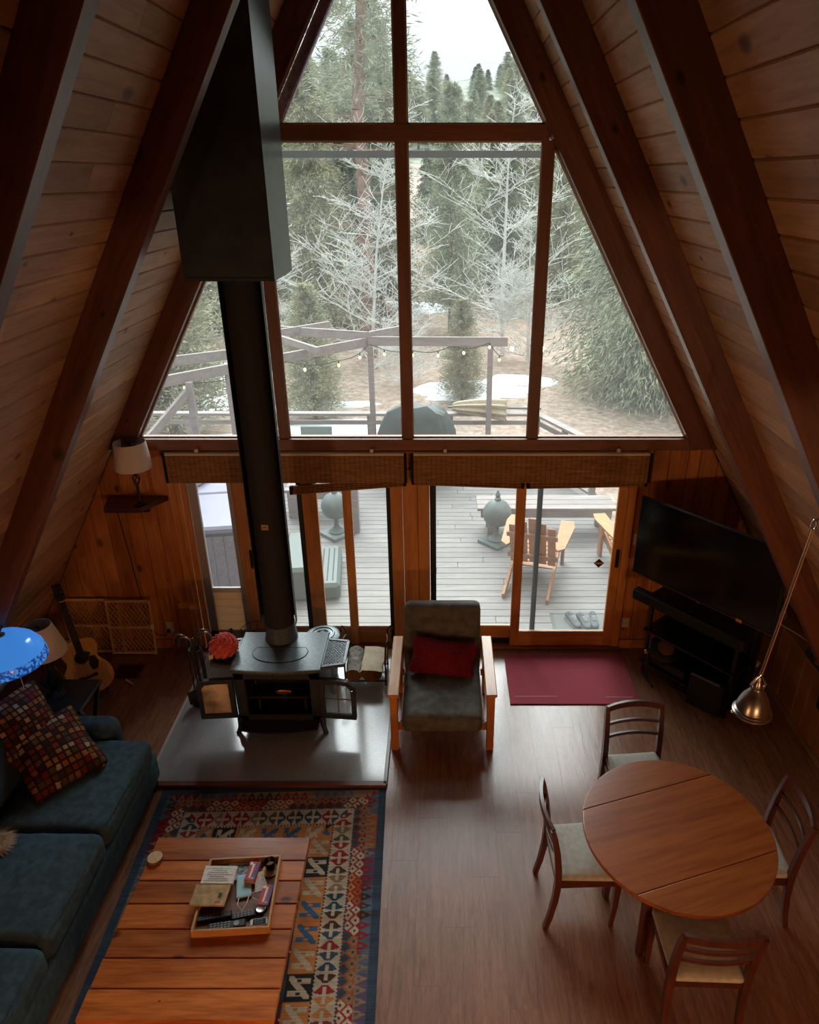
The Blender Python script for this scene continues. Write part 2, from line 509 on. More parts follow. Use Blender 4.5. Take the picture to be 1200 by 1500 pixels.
M['grey'] = plain('galvanised_metal', hx('#7f8a8c'), .4, .6, noise=.1, nscale=30)
M['deck'] = wood('weathered_deck', hx('#66625f'), hx('#86827f'), 'X', .75, 1.0, var=.09)
M['greywood'] = wood('weathered_grey_timber', hx('#786f6c'), hx('#9a908c'), 'X', .8, 1.0, var=.06)
M['adir'] = wood('cedar_chair', hx('#8a5a30'), hx('#b07d4c'), 'Z', .6, 1.0, var=.1)
M['guitar'] = wood('spruce_guitar_top', hx('#d08c44'), hx('#f0b468'), 'Z', .3, 3, var=0, coat=.4, bump=.02)
M['lattice'] = wood('pale_lattice_wood', hx('#c08a4c'), hx('#e4b678'), 'Z', .6, 2, var=.1)
M['ground'] = None
# ---------------------------------------------------------------- the shell of the A-frame
rng = random.Random(7)
def roofx(z, off=0.0): return S_ * (ZA - z) + off
ROOF_OFF = .215
# floor: laminate planks over a subfloor
fl = struct(B().box((0, 1.55, -.03), (8.1, 9.1, .03)).obj('floor', plain('subfloor', hx('#2a1a12'), .8)), 'brown laminate plank floor')
PW, PL = .19, 1.24
plank_me = B().box((0, 0, -.007), (PW - .0007, PL - .0007, .014)).obj('plank', M['floor'], fl).data
bpy.data.objects.remove(bpy.data.objects['plank'])
x = -3.9; k = 0
while x < 3.36:
    y = 6.05 - PL / 2 + (k * .37) % PL
    while y > .1:
        yc = y; L = PL
        me = plank_me
        if y + PL / 2 > 6.06:
            L = 6.06 - (y - PL / 2); yc = (6.06 + y - PL / 2) / 2
            me = B().box((0, 0, -.007), (PW - .0007, L - .0007, .014)); me = make_mesh('plank', me.v, me.f, M['floor'])
        if L > .05: link_mesh('plank', me, fl, (x + PW / 2, yc, 0))
        y -= PL
    x += PW; k += 1
# ceilings: the two roof slopes in tongue-and-groove boards
nrm = math.sqrt(1 + S_ * S_)
ZR = ZA + ROOF_OFF / S_
SLEN = ZR * nrm
for side, nm in ((-1, 'ceiling_left'), (1, 'ceiling_right')):
    d = Vector((side * S_, 0, -1)) / nrm
    yv = Vector((0, side, 0)); no = d.cross(yv)
    Mx = Matrix((d, yv, no)).transposed().to_4x4()
    Mx.translation = Vector((0, 1.6, ZR))
    base = B().box((SLEN / 2, 0, .04), (SLEN, 9.4, .02)).obj(nm, plain('roof_underlay', hx('#2b1a10'), .9))
    base.matrix_world = Mx
    struct(base, 'sloping %s roof lining of pine boards' % nm.split('_')[1])
    cw = .151; nrow = int(SLEN / cw)
    cache = {}
    for r_ in range(1, nrow + 1):
        cuts = [-4.65]
        y = -4.65 + rng.uniform(1.2, 3.0)
        while y < 4.0:
            cuts.append(y); y += rng.uniform(2.2, 3.2)
        cuts.append(4.65)
        for a, b in zip(cuts[:-1], cuts[1:]):
            L = round(b - a, 4)
            if L not in cache:
                q = B().box((0, 0, .011), (cw - .004, 1, .022), None, 0)
                q = B()
                h_, g_ = cw / 2 - .001, .007
                q.prism([(-h_, .02), (-h_, .007), (-h_ + g_, 0), (h_ - g_, 0), (h_, .007), (h_, .02)], -L / 2 + .001, L / 2 - .001, 'XZ')
                cache[L] = make_mesh('roof_board', q.v, q.f, M['roof'])
            link_mesh('roof_board', cache[L], base, ((r_ - .5) * cw, (a + b) / 2, 0))
# rafters
def rafter(side, yn, w=.105, z0=0.0, n=0):
    d_ = .0
    poly = [(side * roofx(z0), z0), (side * roofx(z0, ROOF_OFF), z0), (0, ZR), (0, ZA)]
    if z0 > 0: pass
    o = B().prism(poly, 0, w, 'XZ').obj('trim_%d' % n, M['beamR' if side > 0 else 'beamL'])
    o.location = (0, yn, 0)
    m = o.modifiers.new('bevel', 'BEVEL'); m.width = .004; m.segments = 1
    where = {1: 'beside the triangular window', 2: 'passing behind the hung metal lamp' if side > 0 else 'passing in front of the black flue box', 3: 'carrying the hook of the metal lamp' if side > 0 else 'with knots along its pale edge', 4: 'nearest the loft', 5: 'over the loft'}
    struct(o, 'dark stained roof beam on the %s slope %s' % ('right' if side > 0 else 'left', where[n % 10]))
    return o
for side, ys in ((1, (5.95, 4.45, 2.955, 1.46, -.04)), (-1, (5.95, 4.315, 2.885, 1.42, -.06))):
    for i, yy in enumerate(ys):
        rafter(side, yy, .11 if i else .1, 2.2 if i == 0 else 0.0, (30 if side > 0 else 40) + i + 1)
# front wall: vertical knotty pine boards left and right of the doors
wf = struct(B().box((0, 6.19, 2.21), (5.3, .02, .08)).obj('wall_front', M['pine']), 'window wall panelled in knotty pine')
def wallboards(x0, x1, ztop, edges=None):
    x = x0; s = 1 if x1 > x0 else -1
    while (x1 - x) * s > .02:
        w = rng.choice((.11, .135, .15, .17, .19)) * s
        xe = x + w
        if (x1 - xe) * s < .05: xe = x1
        a, b = sorted((x, xe))
        zt = lambda q: max(.02, min(ztop, ZA - (abs(q) - ROOF_OFF + .01) / S_))
        g = .0025
        poly = [(a + g, .0), (b - g, .0), (b - g, zt(b))]
        xc = roofx(ztop, ROOF_OFF - .01)
        if a < xc < b: poly.append((xc, ztop))
        if a < -xc < b: poly.append((-xc, ztop))
        poly.append((a + g, zt(a)))
        cx_ = (a + b) / 2
        q = B().prism([(u - cx_, w_) for u, w_ in poly], 0, .025, 'XZ')
        o = q.obj('wall_board', M['pine'], wf, loc=(cx_, 6.075, 0))
        m = o.modifiers.new('bevel', 'BEVEL'); m.width = .003; m.segments = 1
        x = xe
wallboards(-2.27, -3.86, 2.17)
wallboards(2.075, 3.86, 2.17)
B().box((-3.1, 6.13, 1.1), (1.8, .04, 2.2)).obj('backing', plain('dark_gap', hx('#170c06'), .9), wf)
B().box((3.0, 6.13, 1.1), (1.9, .04, 2.2)).obj('backing', bpy.data.materials['dark_gap'], wf)
# header, sill, mullions
def trim(n, label, bld, mat, bev=.004):
    o = bld.obj('trim_%d' % n, mat)
    m = o.modifiers.new('bevel', 'BEVEL'); m.width = bev; m.segments = 1
    return struct(o, label)
trim(1, 'wooden window sill rail under the tall panes', B().prism([(-2.5, 2.27), (-2.56, 2.165), (2.56, 2.165), (2.5, 2.27)], 6.03, 6.17), M['frameX'])
trim(2, 'narrow ledge strip above the bamboo blinds', B().box((-.03, 6.06, 2.145), (4.3, .06, .028)), M['doorX'])
trim(3, 'wooden door header board behind the blinds', B().box((-.1, 6.11, 2.04), (4.34, .09, .18)), M['doorX'])
trim(4, 'wooden crossbar between the peak panes and the tall panes', B().box((0, 6.1, 4.692), (2.14, .11, .114)), M['frameX'])
trim(5, 'centre mullion of the window wall', B().box((-.045, 6.1, 4.38), (.088, .1, 4.26)), M['frameZ'])
trim(6, 'right mullion of the tall panes', B().box((1.07, 6.1, 3.455), (.088, .1, 2.37)), M['frameZ'])
trim(7, 'left mullion of the tall panes beside the flue pipe', B().box((-1.15, 6.1, 3.455), (.088, .1, 2.37)), M['frameZ'])
def slopebar(side, z0, z1, o0, o1, y0, y1):
    return B().prism([(side * roofx(z0, o0), z0), (side * roofx(z0, o1), z0), (side * roofx(z1, o1), z1), (side * roofx(z1, o0), z1)], y0, y1)
M['lav'] = plain('lavender_trim', hx('#8d7f96'), .6, noise=.3, nscale=30)  # one mottled lavender tone for the peak pane edge
trim(8, 'lavender edge of the left peak pane', slopebar(-1, 4.75, 6.5, -.0, -.085, 6.06, 6.16), M['lav'])
trim(9, 'pale narrow bead along the left sloping pane', slopebar(-1, 2.27, 4.63, .03, -.015, 6.04, 6.1), M['frameZ'])
trim(10, 'pale narrow bead along the right sloping pane', slopebar(1, 2.27, 6.5, .03, -.004, 6.04, 6.12), M['frameZ'])
# panes
def pane(n, poly, label):
    o = B().prism(poly, 6.098, 6.104).obj('window_%d' % n, M['glass'])
    struct(o, label)
    m_ = len(poly)
    for i in range(m_):
        a = Vector((poly[i][0], 6.09, poly[i][1])); b = Vector((poly[(i + 1) % m_][0], 6.09, poly[(i + 1) % m_][1]))
        B().bar(a, b, .02, .012, (0, 1, 0)).obj('bead', M['stop'], o)
    return o
ap = 6.45
pane(1, [(-roofx(4.75) + .085, 4.75), (-.09, 4.75), (-.09, ap - .35), (-roofx(ap - .35) + .05, ap - .35)], 'left peak pane of the window wall')
pane(2, [(0, 4.75), (roofx(4.75), 4.75), (roofx(ap), ap), (0, ap)], 'right peak pane of the window wall')
pane(3, [(-1.106, 2.272), (-.09, 2.272), (-.09, 4.635), (-1.04, 4.635), (-1.106, 4.6)], 'tall left pane behind the flue pipe')
pane(4, [(0, 2.272), (1.026, 2.272), (1.026, 4.635), (0, 4.635)], 'tall right pane')
pane(5, [(-roofx(2.272), 2.272), (-1.194, 2.272), (-1.194, 4.46)], 'left triangular pane')
pane(6, [(1.114, 2.272), (roofx(2.272), 2.272), (1.114, 4.6)], 'right triangular pane')
B().box((-.03, 6.24, 4.55), (2.3, .05, .05)).obj('trim_29', plain('grey_metal_rail', hx('#6f7a7c'), .5, .3)); struct(bpy.data.objects['trim_29'], 'grey metal rail outside behind the crossbar')

# sliding doors
def door(n, label): 
    o = bpy.data.objects.new('door_%d' % n, None); COL.objects.link(o); o.location = (0, 6.1, 0)
    return struct(o, label)
def stile(p, x0, x1, y=0.0, z0=.02, z1=1.96, mat=None, name='stile', t=.05):
    return B().box(((x0 + x1) / 2, y, (z0 + z1) / 2), (x1 - x0, t, z1 - z0), None, .004).obj(name, mat or M['door'], p)
def rail(p, x0, x1, z0, z1, y=0.0, mat=None, name='bottom_rail', t=.05):
    return B().box(((x0 + x1) / 2, y, (z0 + z1) / 2), (x1 - x0, t, z1 - z0), None, .004).obj(name, mat or M['doorX'], p)
def gl(p, x0, x1, z0, z1, y=0.0):
    B().box(((x0 + x1) / 2, y, (z0 + z1) / 2), (x1 - x0, .006, z1 - z0)).obj('glass_pane', M['glass'], p)
    B().box(((x0 + x1) / 2, y - .012, z0 + .006), (x1 - x0, .02, .012)).obj('bead', M['stop'], p)
def handle(p, x, z, y):
    h = B().box((x, y - .006, z), (.035, .012, .2), None, .004).obj('handle', M['dark'], p)
    B().tube([(x, y - .01, z - .07), (x + .003, y - .045, z - .05), (x + .003, y - .045, z + .05), (x, y - .01, z + .07)], .007, 8).obj('grip', M['dark'], h)
M['greymetal'] = plain('grey_pet_door_frame', hx('#aaa098'), .45, .3)
d1 = door(1, 'left sliding door with a pet door insert')
stile(d1, -2.1, -2.02, 0, mat=M['greymetal'], name='insert_frame'); stile(d1, -1.735, -1.69, 0, mat=M['greymetal'], name='insert_frame')
stile(d1, -1.69, -1.44, 0); rail(d1, -2.02, -1.735, .655, .69, -.005, M['white'], 'insert_rail', .06); rail(d1, -2.1, -1.44, .02, .2, 0, M['greymetal'], 'insert_sill')
gl(d1, -2.02, -1.735, .69, 1.96)
M['petflap'] = plain('tan_pet_flap', hx('#ecc894'), .6)
_nt = M['petflap'].node_tree; _tl = N(_nt, 'ShaderNodeBsdfTranslucent'); _tl.inputs[0].default_value = hx('#e6d2b4'); _mx = N(_nt, 'ShaderNodeMixShader', i_0=.22)
_nt.links.new(_nt.nodes['Principled BSDF'].outputs[0], _mx.inputs[1]); _nt.links.new(_tl.outputs[0], _mx.inputs[2]); _nt.links.new(_mx.outputs[0], _nt.nodes['Material Output'].inputs[0])
for i in range(5):
    B().box((-1.8775, .0, .245 + i * .0915), (.285, .03, .088), None, .003).obj('flap_slat', M['petflap'], d1)
handle(d1, -1.585, 1.03, -.025)
d2 = door(2, 'left fixed glass door behind the flue pipe')
stile(d2, -1.44, -1.40, .03); gl(d2, -1.40, -1.10, .22, 1.96, .03); stile(d2, -1.10, -1.055, .03, mat=M['dark'], name='gasket'); stile(d2, -1.055, -.915, .03)
gl(d2, -.915, -.67, .22, 1.96, .03); stile(d2, -.67, -.587, .0); gl(d2, -.587, -.262, .22, 1.96, .03); stile(d2, -.262, -.222, .03, mat=M['dark'], name='gasket')
rail(d2, -1.40, -.587, .02, .215, .03); rail(d2, -.587, -.222, .02, .215, .03)
d3 = door(3, 'fixed glass door to the right of the centre post')
stile(d3, .148, .205, .03, mat=M['dark'], name='gasket'); gl(d3, .205, .96, .225, 1.96, .03); rail(d3, .148, .965, .09, .225, .03)
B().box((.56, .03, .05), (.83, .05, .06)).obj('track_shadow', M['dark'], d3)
d4 = door(4, 'right sliding glass door with a diamond sticker')
stile(d4, .955, 1.045, -.02); stile(d4, 1.905, 1.99, -.02); rail(d4, 1.045, 1.905, .03, .19, -.02); gl(d4, 1.045, 1.905, .19, 1.96, -.02)
stile(d4, 1.165, 1.215, .06, .12, 1.96, M['tape'], 'screen_edge', .03); handle(d4, 1.957, 1.05, -.045)
M['sticker'] = plain('brown_sticker', hx('#5a2b1c'), .6)
q = B().prism([(1.79 - .05, .985), (1.79, .935), (1.79 + .05, .985), (1.79, 1.035)], -.027, -.0245).obj('sticker', M['sticker'], d4)
B().box((1.79, -.0285, .985), (.07, .002, .012)).obj('sticker_band', M['cream'], q)
trim(11, 'centre post of three planks between the doors', B().box((-.035, 6.08, 1), (.14, .08, 1.96)), M['door'])
for xx_, w_ in ((-.165, .11), (.09, .108)): B().box((xx_, 6.085, 1), (w_, .07, 1.96), None, .004).obj('plank', M['door'], bpy.data.objects['trim_11'])
trim(12, 'left door casing strips', B().box((-2.235, 6.06, 1.0), (.06, .05, 2.0)), M['door'])
for xx_, w_ in ((-2.18, .04), (-2.128, .05)): B().box((xx_, 6.067, 1.0), (w_, .045, 2.0), None, .003).obj('strip', M['door'], bpy.data.objects['trim_12'])
trim(13, 'right door casing strip', B().box((2.03, 6.07, 1.0), (.075, .06, 2.0)), M['door'])
trim(14, 'wooden door threshold along the floor', B().box((-.1, 6.09, .015), (4.36, .16, .03)), M['frameX'])
struct(B().box((-3.05, 6.058, .05), (1.56, .018, .1)).obj('baseboard_left', M['pine']), 'pine baseboard left of the doors')
struct(B().box((2.7, 6.058, .05), (1.25, .018, .1)).obj('baseboard_front', M['pine']), 'pine baseboard right of the doors')
# right knee wall with ledge
wr = struct(B().box((3.385, 3.0, .35), (.02, 6.15, .7)).obj('wall_right', bpy.data.materials['dark_gap']), 'low knee wall of dark panels under the right roof slope')
M['panel'] = wood('knee_wall_panel', hx('#7a4a24'), hx('#a5713c'), 'Z', .45, .7, knots=1.4, knot_size=.03, var=.15)
y = 6.04
while y > .2:
    w = rng.choice((.16, .2, .24, .28)); 
    o = B().box((0, 0, 0), (.02, w - .005, .7), None, .003).obj('wall_board', M['panel'], wr); o.location = (3.365, y - w / 2, .35); y -= w
struct(B().box((3.50, 3.0, .715), (.33, 6.15, .03), None, .004).obj('trim_15', M['panel']), 'wooden ledge on top of the right knee wall')
struct(B().box((3.347, 3.0, .03), (.016, 6.1, .055), None, .003).obj('baseboard_right', wood('dark_baseboard', hx('#6a4a36'), hx('#8c6a50'), 'Y', .5)), 'thin baseboard along the right knee wall')
# back of the house: loft floor, back wall (behind the photographer)
struct(B().box((0, -1.45, 2.56), (5.0, 2.9, .28)).obj('ceiling_loft', M['roof']), 'underside of the loft')
zt = 6.8
struct(B().box((0, .0, 2.42), (5.0, .1, .5)).obj('trim_16', M['frameX']), 'unseen beam added at the loft edge to block lamp light')  # added out of view; keeps kitchen lamp light off the upper rafters
struct(B().prism([(-3.95, 0), (3.95, 0), (.02, ZR - .05), (-.02, ZR - .05)], -2.98, -2.9).obj('wall_back', M['pine']), 'pine back wall')
# hearth pad
hp = T('hearth_pad', 'grey speckled glossy hearth pad under the wood stove', 'hearth', (-1.145, 5.12, 0))
B().box((0, 0, .012), (1.88, 1.76, .024)).obj('slab', M['hearth'], hp)
B().box((-.951, -.01, .014), (.022, 1.8, .03), None, .003).obj('edge_strip', M['trimlight'], hp)
B().box((.955, -.01, .014), (.03, 1.8, .03), None, .003).obj('edge_strip', M['mahog'], hp)
B().box((0, -.905, .014), (1.93, .05, .03), None, .003).obj('edge_strip', wood('reddish_edge', hx('#5a2c1a'), hx('#7d4228'), 'X', .4), hp)
# floor vent
fv = T('floor_vent', 'dark metal floor vent in front of the lattice gate', 'vent', (-2.81, 5.665, 0))
B().box((0, 0, .003), (.24, .21, .006)).obj('frame', plain('bronze_vent', hx('#4b2f1e'), .4, .4), fv)
for i in range(9):
    B().box((-.09 + i * .0225, 0, .008), (.008, .16, .006)).obj('slat', M['dark'], fv)
# wall plates
def plate(name, label, x, z, col, kind):
    p = T(name, label, 'outlet' if kind else 'switch', (x, 6.072, z))
    B().box((0, -.004, 0), (.075, .008, .118), None, .003).obj('plate', col, p)
    if kind:
        for dz in (-.025, .025): B().box((0, -.009, dz), (.034, .004, .03), None, .002).obj('socket', M['white'], p)
    else: B().box((0, -.011, 0), (.012, .012, .024), None, .002).obj('toggle', M['cream'], p)
plate('wall_outlet', 'white wall outlet with a black plug beside the lattice gate', -2.502, .25, M['white'], 1)
plate('wall_outlet', 'cream wall outlet low beside the right sliding door', 2.121, .30, M['cream'], 1)
plate('light_switch', 'cream light switch at the left edge of the television', 2.135, 1.25, M['cream'], 0)
pc = T('extension_cord', 'black plug and cord running from the outlet to the lamp shelf', 'cord', (-2.502, 6.06, .24))
B().box((-.012, -.02, -.02), (.03, .03, .03), None, .004).obj('plug', M['dark'], pc)
B().tube([(-.012, -.035, -.03), (-.06, -.03, -.08), (-.15, -.008, -.07), (-.215, .0, .05), (-.23, .0, .3), (-.26, .0, .9), (-.29, .0, 1.4)], .004, 6).obj('cord', M['dark'], pc)
# ---------------------------------------------------------------- wood stove, flue, hearth things
ch = T('flue_box', 'tall black flue box hanging down from the roof', 'flue', (-1.145, 5.2, 3.765))
# box with four panels; its top is cut along the roof slope
X0, X1, Y0, Y1 = -1.445, -.845, 4.93, 5.53
def chpoly(x0, x1):
    zt_ = lambda q: ZA + (q - ROOF_OFF * 0 + .0) / S_ - .02
    return zt_
lx0, lx1, ly0, ly1 = X0 + 1.145, X1 + 1.145, Y0 - 5.2, Y1 - 5.2
zl, zr = (ZA + ROOF_OFF / S_ + X0 / S_) - 3.765 - .02, (ZA + ROOF_OFF / S_ + X1 / S_) - 3.765 - .02
pf = B().prism([(lx0, 0), (lx1, 0), (lx1, zr), (lx0, zl)], ly0, ly0 + .02).obj('front_panel', M['chase'], ch)
B().prism([(lx0, 0), (lx1, 0), (lx1, zr), (lx0, zl)], ly1 - .02, ly1).obj('back_panel', M['chase'], ch)
B().box((lx1 - .01, (ly0 + ly1) / 2, zr / 2), (.02, ly1 - ly0 - .042, zr)).obj('side_panel', M['chase'], ch)
B().box((lx0 + .01, (ly0 + ly1) / 2, zl / 2), (.02, ly1 - ly0 - .042, zl)).obj('side_panel', M['chase'], ch)
B().box((0, 0, .012), (lx1 - lx0 - .045, ly1 - ly0 - .045, .02)).obj('bottom_panel', M['chase'], ch)
fp = T('flue_pipe', 'black flue pipe with heat shield above the wood stove', 'pipe', (-1.155, 5.235, .715))
B().lathe([(.125, .1), (.125, 3.07)], n=32).obj('pipe', M['pipe'], fp, 35)
B().lathe([(.142, 0), (.142, .02), (.135, .05), (.132, .12), (.128, .16)], n=32).obj('collar', M['stovetop'], fp, 35)
# heat shield: half shell with flat wings behind the pipe
q = B(); n = 20; pts = [(.15 * math.cos(math.pi * k / n), .15 * math.sin(math.pi * k / n)) for k in range(n + 1)]
pts = [(.152, -.05)] + pts + [(-.152, -.05)]; inn = [(u * .97, w * .97) for u, w in pts[::-1]]
q.prism(pts + inn, .16, 3.05, 'XY').obj('heat_shield', M['black'], fp)
pl_ = B().box((-.0, -.128, 1.14), (.055, .006, .048), None, .002).obj('rating_plate', plain('tan_plate', hx('#c88f52'), .4), fp)
B().tube([(.012 * math.cos(t * math.pi / 8), -.132, 1.135 + .012 * math.sin(t * math.pi / 8)) for t in range(9)], .003, 6).obj('emblem', M['dark'], pl_)

st = T('wood_stove', 'black cast iron wood stove with both doors open', 'stove', (-1.12, 5.0, .024))
sx0, sx1, sy0, sy1 = -.36, .36, -.2, .3
b = B()
b.box((0, sy1 - .015, .39), (.7, .03, .52)).box((-.345, .05, .39), (.03, .5, .52)).box((.345, .05, .39), (.03, .5, .52)).box((0, .05, .145), (.7, .5, .03))
b.obj('firebox', M['black'], st)
b = B(); b.box((-.315, sy0, .39), (.09, .03, .52), None, .006).box((.315, sy0, .39), (.09, .03, .52), None, .006).box((0, sy0, .615), (.72, .03, .09), None, .006).box((0, sy0, .16), (.72, .03, .07), None, .006)
b.obj('front_frame', M['black'], st)
def arc_top(w, d0, d1, bow, n=12):
    pts = [(w * (-1 + 2 * k / n), d0 - bow * (1 - (-1 + 2 * k / n) ** 2)) for k in range(n + 1)]
    return pts + [(w, d1), (-w, d1)]
tp = B().prism(arc_top(.375, -.235, .31, .03), .655, .69, 'XY').obj('top_plate', M['stovetop'], st)
m_ = tp.modifiers.new('b', 'BEVEL'); m_.width = .008; m_.segments = 2
lid = [(-.21, .07), (.21, .07)] + [(.235 * math.cos(t), .02 - .16 * math.sin(t) ** .8) for t in [math.pi * k / 20 for k in range(0, 21)]]
B().prism(lid, .69, .694, 'XY').obj('griddle_lid', M['stovetop'], tp)
B().tube([(u, w, .692) for u, w in lid], .004, 6, closed=True).obj('griddle_rim', M['black'], tp)
for s in (-1, 1):        # warming shelves with lattice grates
    sh = B()
    x0, x1 = s * .375, s * .56
    rim = [(x0, -.17), (x1, -.13), (x1, .19), (x0, .22)]
    for i in range(4):
        a, c = rim[i], rim[(i + 1) % 4]
        sh.bar((a[0], a[1], .665), (c[0], c[1], .665), .022, .03)
    sh_o = sh.obj('warming_shelf', M['stovetop'], st)
    g = B()
    for k in range(-9, 14):
        for dr in (1, -1):
            pts = []
            for t in np.linspace(-.3, .5, 81):
                X_ = x0 + s * (t if True else t); Y_ = -.16 + k * .034 + dr * t * 1.3 + (0 if dr > 0 else .1)
                u = (X_ - x0) / (x1 - x0)
                if 0 <= u <= 1 and (-.17 + .04 * u) <= Y_ <= (.22 - .03 * u): pts.append((X_, Y_, .668))
            if len(pts) > 1: g.bar(pts[0], pts[-1], .007, .012)
    g.obj('grate', M['stovetop'], sh_o)
for sxx in (-1, 1):
    for syy in (-1, 1):
        px, py = sxx * .33, -.17 if syy < 0 else .26
        B().tube([(px, py, .2), (px + sxx * .02, py + syy * .02, .14), (px + sxx * .03, py + syy * .03, .06), (px + sxx * .045, py + syy * .045, .012), (px + sxx * .06, py + syy * .06, .008)], [.035, .033, .022, .022, .016], 10).obj('leg', M['black'], st, True)
B().prism(arc_top(.33, -.33, -.2, .04), .125, .145, 'XY').obj('ash_lip', M['black'], st)
M['soot'] = plain('sooty_firebrick', hx('#3a2a20'), .9, noise=.4, nscale=20)
for i in range(6):
    for j in range(2):
        B().box((-.26 + i * .104, .18, .38 + j * .1), (.1, .03, .096), None, .004).obj('fire_brick', M['soot'], st)
em = B().ball((0, 0, 0), (.07, .01, .028), 20, 8).obj('copper_emblem', plain('copper', hx('#b07045'), .3, .8), st, True, loc=(.02, -.11, .36))
B().bar((-.28, -.1, .3), (.3, -.1, .3), .02, .02).bar((-.2, -.1, .15), (-.2, -.1, .32), .02, .02).bar((.2, -.1, .15), (.2, -.1, .32), .02, .02).obj('andiron', M['black'], st)
B().box((.02, -.09, .33), (.02, .02, .08)).obj('andiron', M['black'], st)
B().tube([(.0, -.24, .655), (.0, -.262, .66), (.0, -.275, .668)], [.006, .006, .01], 8).obj('damper_knob', M['chrome'], st)
def stove_door(hx_, ang, flip, gmat):
    d = bpy.data.objects.new('door', None); COL.objects.link(d); d.parent = st
    d.location = (hx_, sy0 - .03, .2); d.rotation_euler = (0, 0, R(ang))
    w, h = .3, .4
    out = [(0, 0), (w, 0), (w, h * .86), (w * .8, h * .98), (w * .5, h), (0, h)]
    inn = [(.04, .045), (w - .035, .045), (w - .035, h * .78), (w * .76, h * .88), (w * .5, h * .9), (.04, h * .9)]
    f = B(); nn = len(out)
    for i in range(nn):
        j = (i + 1) % nn
        f.prism([out[i], out[j], inn[j], inn[i]], -.02, .02)
    fo = f.obj('door_frame', M['black'], d)
    B().prism(inn, -.003, .003).obj('door_glass', gmat, d)
    B().bar((w * .5, -.004, .05), (w * .5, -.004, h * .88), .008, .008).bar((.04, -.004, h * .5), (w - .035, -.004, h * .5), .008, .008).obj('muntin', plain('sooty_muntin', hx('#6b5848'), .7), d)
    B().tube([(w - .02, -.02, h * .8), (w - .02, -.05, h * .8)], .01, 8).obj('latch', M['chrome'], d)
    return d
stove_door(-.36, 184, 0, plain('sooted_glass_tan', hx('#c9b598'), .5, noise=.5, nscale=7))
stove_door(.36, -6, 0, glass_mat('sooted_glass_grey', (.55, .53, .5), .05, .1, .18))

# kettle with red knit cover, on the left grate
kt = T('kettle', 'black kettle under a red knit cover on the left stove grate', 'kettle', (-1.595, 5.0, .705))
B().lathe([(.075, 0), (.1, .01), (.11, .05), (.1, .09), (.07, .12)], n=24).obj('body', M['black'], kt, 40)
V = []; n, m2 = 64, 32
for i in range(m2 + 1):
    ph = math.pi * (.03 + .62 * i / m2)
    for k in range(n):
        th = 2 * math.pi * k / n
        r_ = .118 + .007 * math.sin(th * 11 + (i // 3) * 1.6) * min(1, i / 6) + .004 * math.sin(i * 2.1)
        V.append((r_ * math.sin(ph) * math.cos(th), r_ * math.sin(ph) * math.sin(th), .075 + r_ * .95 * math.cos(ph)))
F = [(i * n + k, i * n + (k + 1) % n, (i + 1) * n + (k + 1) % n, (i + 1) * n + k) for i in range(m2) for k in range(n)]
F.append(tuple(range(n)))
link_mesh('knit_cover', make_mesh('knit_cover', V, F, M['redknit'], True), kt)
B().box((-.085, -.1, .04), (.035, .012, .04), (0, 0, .6)).obj('tag', plain('cream_tag', hx('#e3cdb2'), .8), kt)
B().lathe([(.016, 0), (.02, .012), (.014, .03), (.006, .045)], (.05, .1, .15), 12).obj('knob', M['dark'], kt, True)

# fireplace tools
ft = T('fire_tool_set', 'black fireplace tool stand with curled steel handles left of the stove', 'tools', (-1.93, 5.2, .024))
B().lathe([(.1, 0), (.1, .012), (.02, .025), (.012, .04)], n=20).obj('base', M['black'], ft)
B().tube([(0, 0, .03), (0, 0, .7)], .012, 8).obj('post', M['black'], ft)
B().tube([(.05 * math.cos(t), .05 * math.sin(t), .58) for t in [2 * math.pi * k / 16 for k in range(16)]], .006, 6, closed=True).obj('ring', M['black'], ft)
for i, (dx, dy, c) in enumerate(((-.055, -.02, -1), (.055, .015, 1), (.0, -.06, -1), (.02, .06, 1))):
    pts = [(dx, dy, .06), (dx, dy, .68)]
    hk = [(dx, dy, .66)] + [(dx + c * (.045 - .045 * math.cos(t)) + c * .02 * (k > 3), dy, .70 + .05 * math.sin(t) - .012 * max(0, k - 4)) for k, t in enumerate([math.pi * k / 7 for k in range(8)])]
    B().tube(pts, .007, 6).obj('tool_rod', M['black'], ft)
    B().tube(hk, [.008] * 8 + [.012], 8).obj('handle', M['steel'], ft, True)
B().prism([(-.05, 0), (.05, 0), (.06, .14), (-.06, .14)], -.035, -.03).obj('shovel_blade', M['black'], ft, loc=(-.075, -.02, .02), rot=(0, 0, R(35)))
B().box((.05, .015, .1), (.05, .03, .1), None, .01).obj('brush_head', plain('brush_bristle', hx('#2a1c12'), .95, noise=.3), ft)
# wire basket
wb_ = T('wire_basket', 'thin black wire basket behind the stove by the pet door', 'basket', (-1.48, 5.72, .024))
for i in range(5):
    z = .08 + i * .09; r_ = .13 + .015 * i
    B().tube([(r_ * math.cos(t), r_ * .75 * math.sin(t), z) for t in [2 * math.pi * k / 24 for k in range(24)]], .003, 5, closed=True).obj('hoop', M['dark'], wb_)
for k in range(16):
    t = 2 * math.pi * k / 16
    B().tube([(.0, .0, .004), (.11 * math.cos(t), .0825 * math.sin(t), .01), (.13 * math.cos(t), .0975 * math.sin(t), .08), (.19 * math.cos(t), .1425 * math.sin(t), .44)], .0025, 5).obj('wire', M['dark'], wb_)
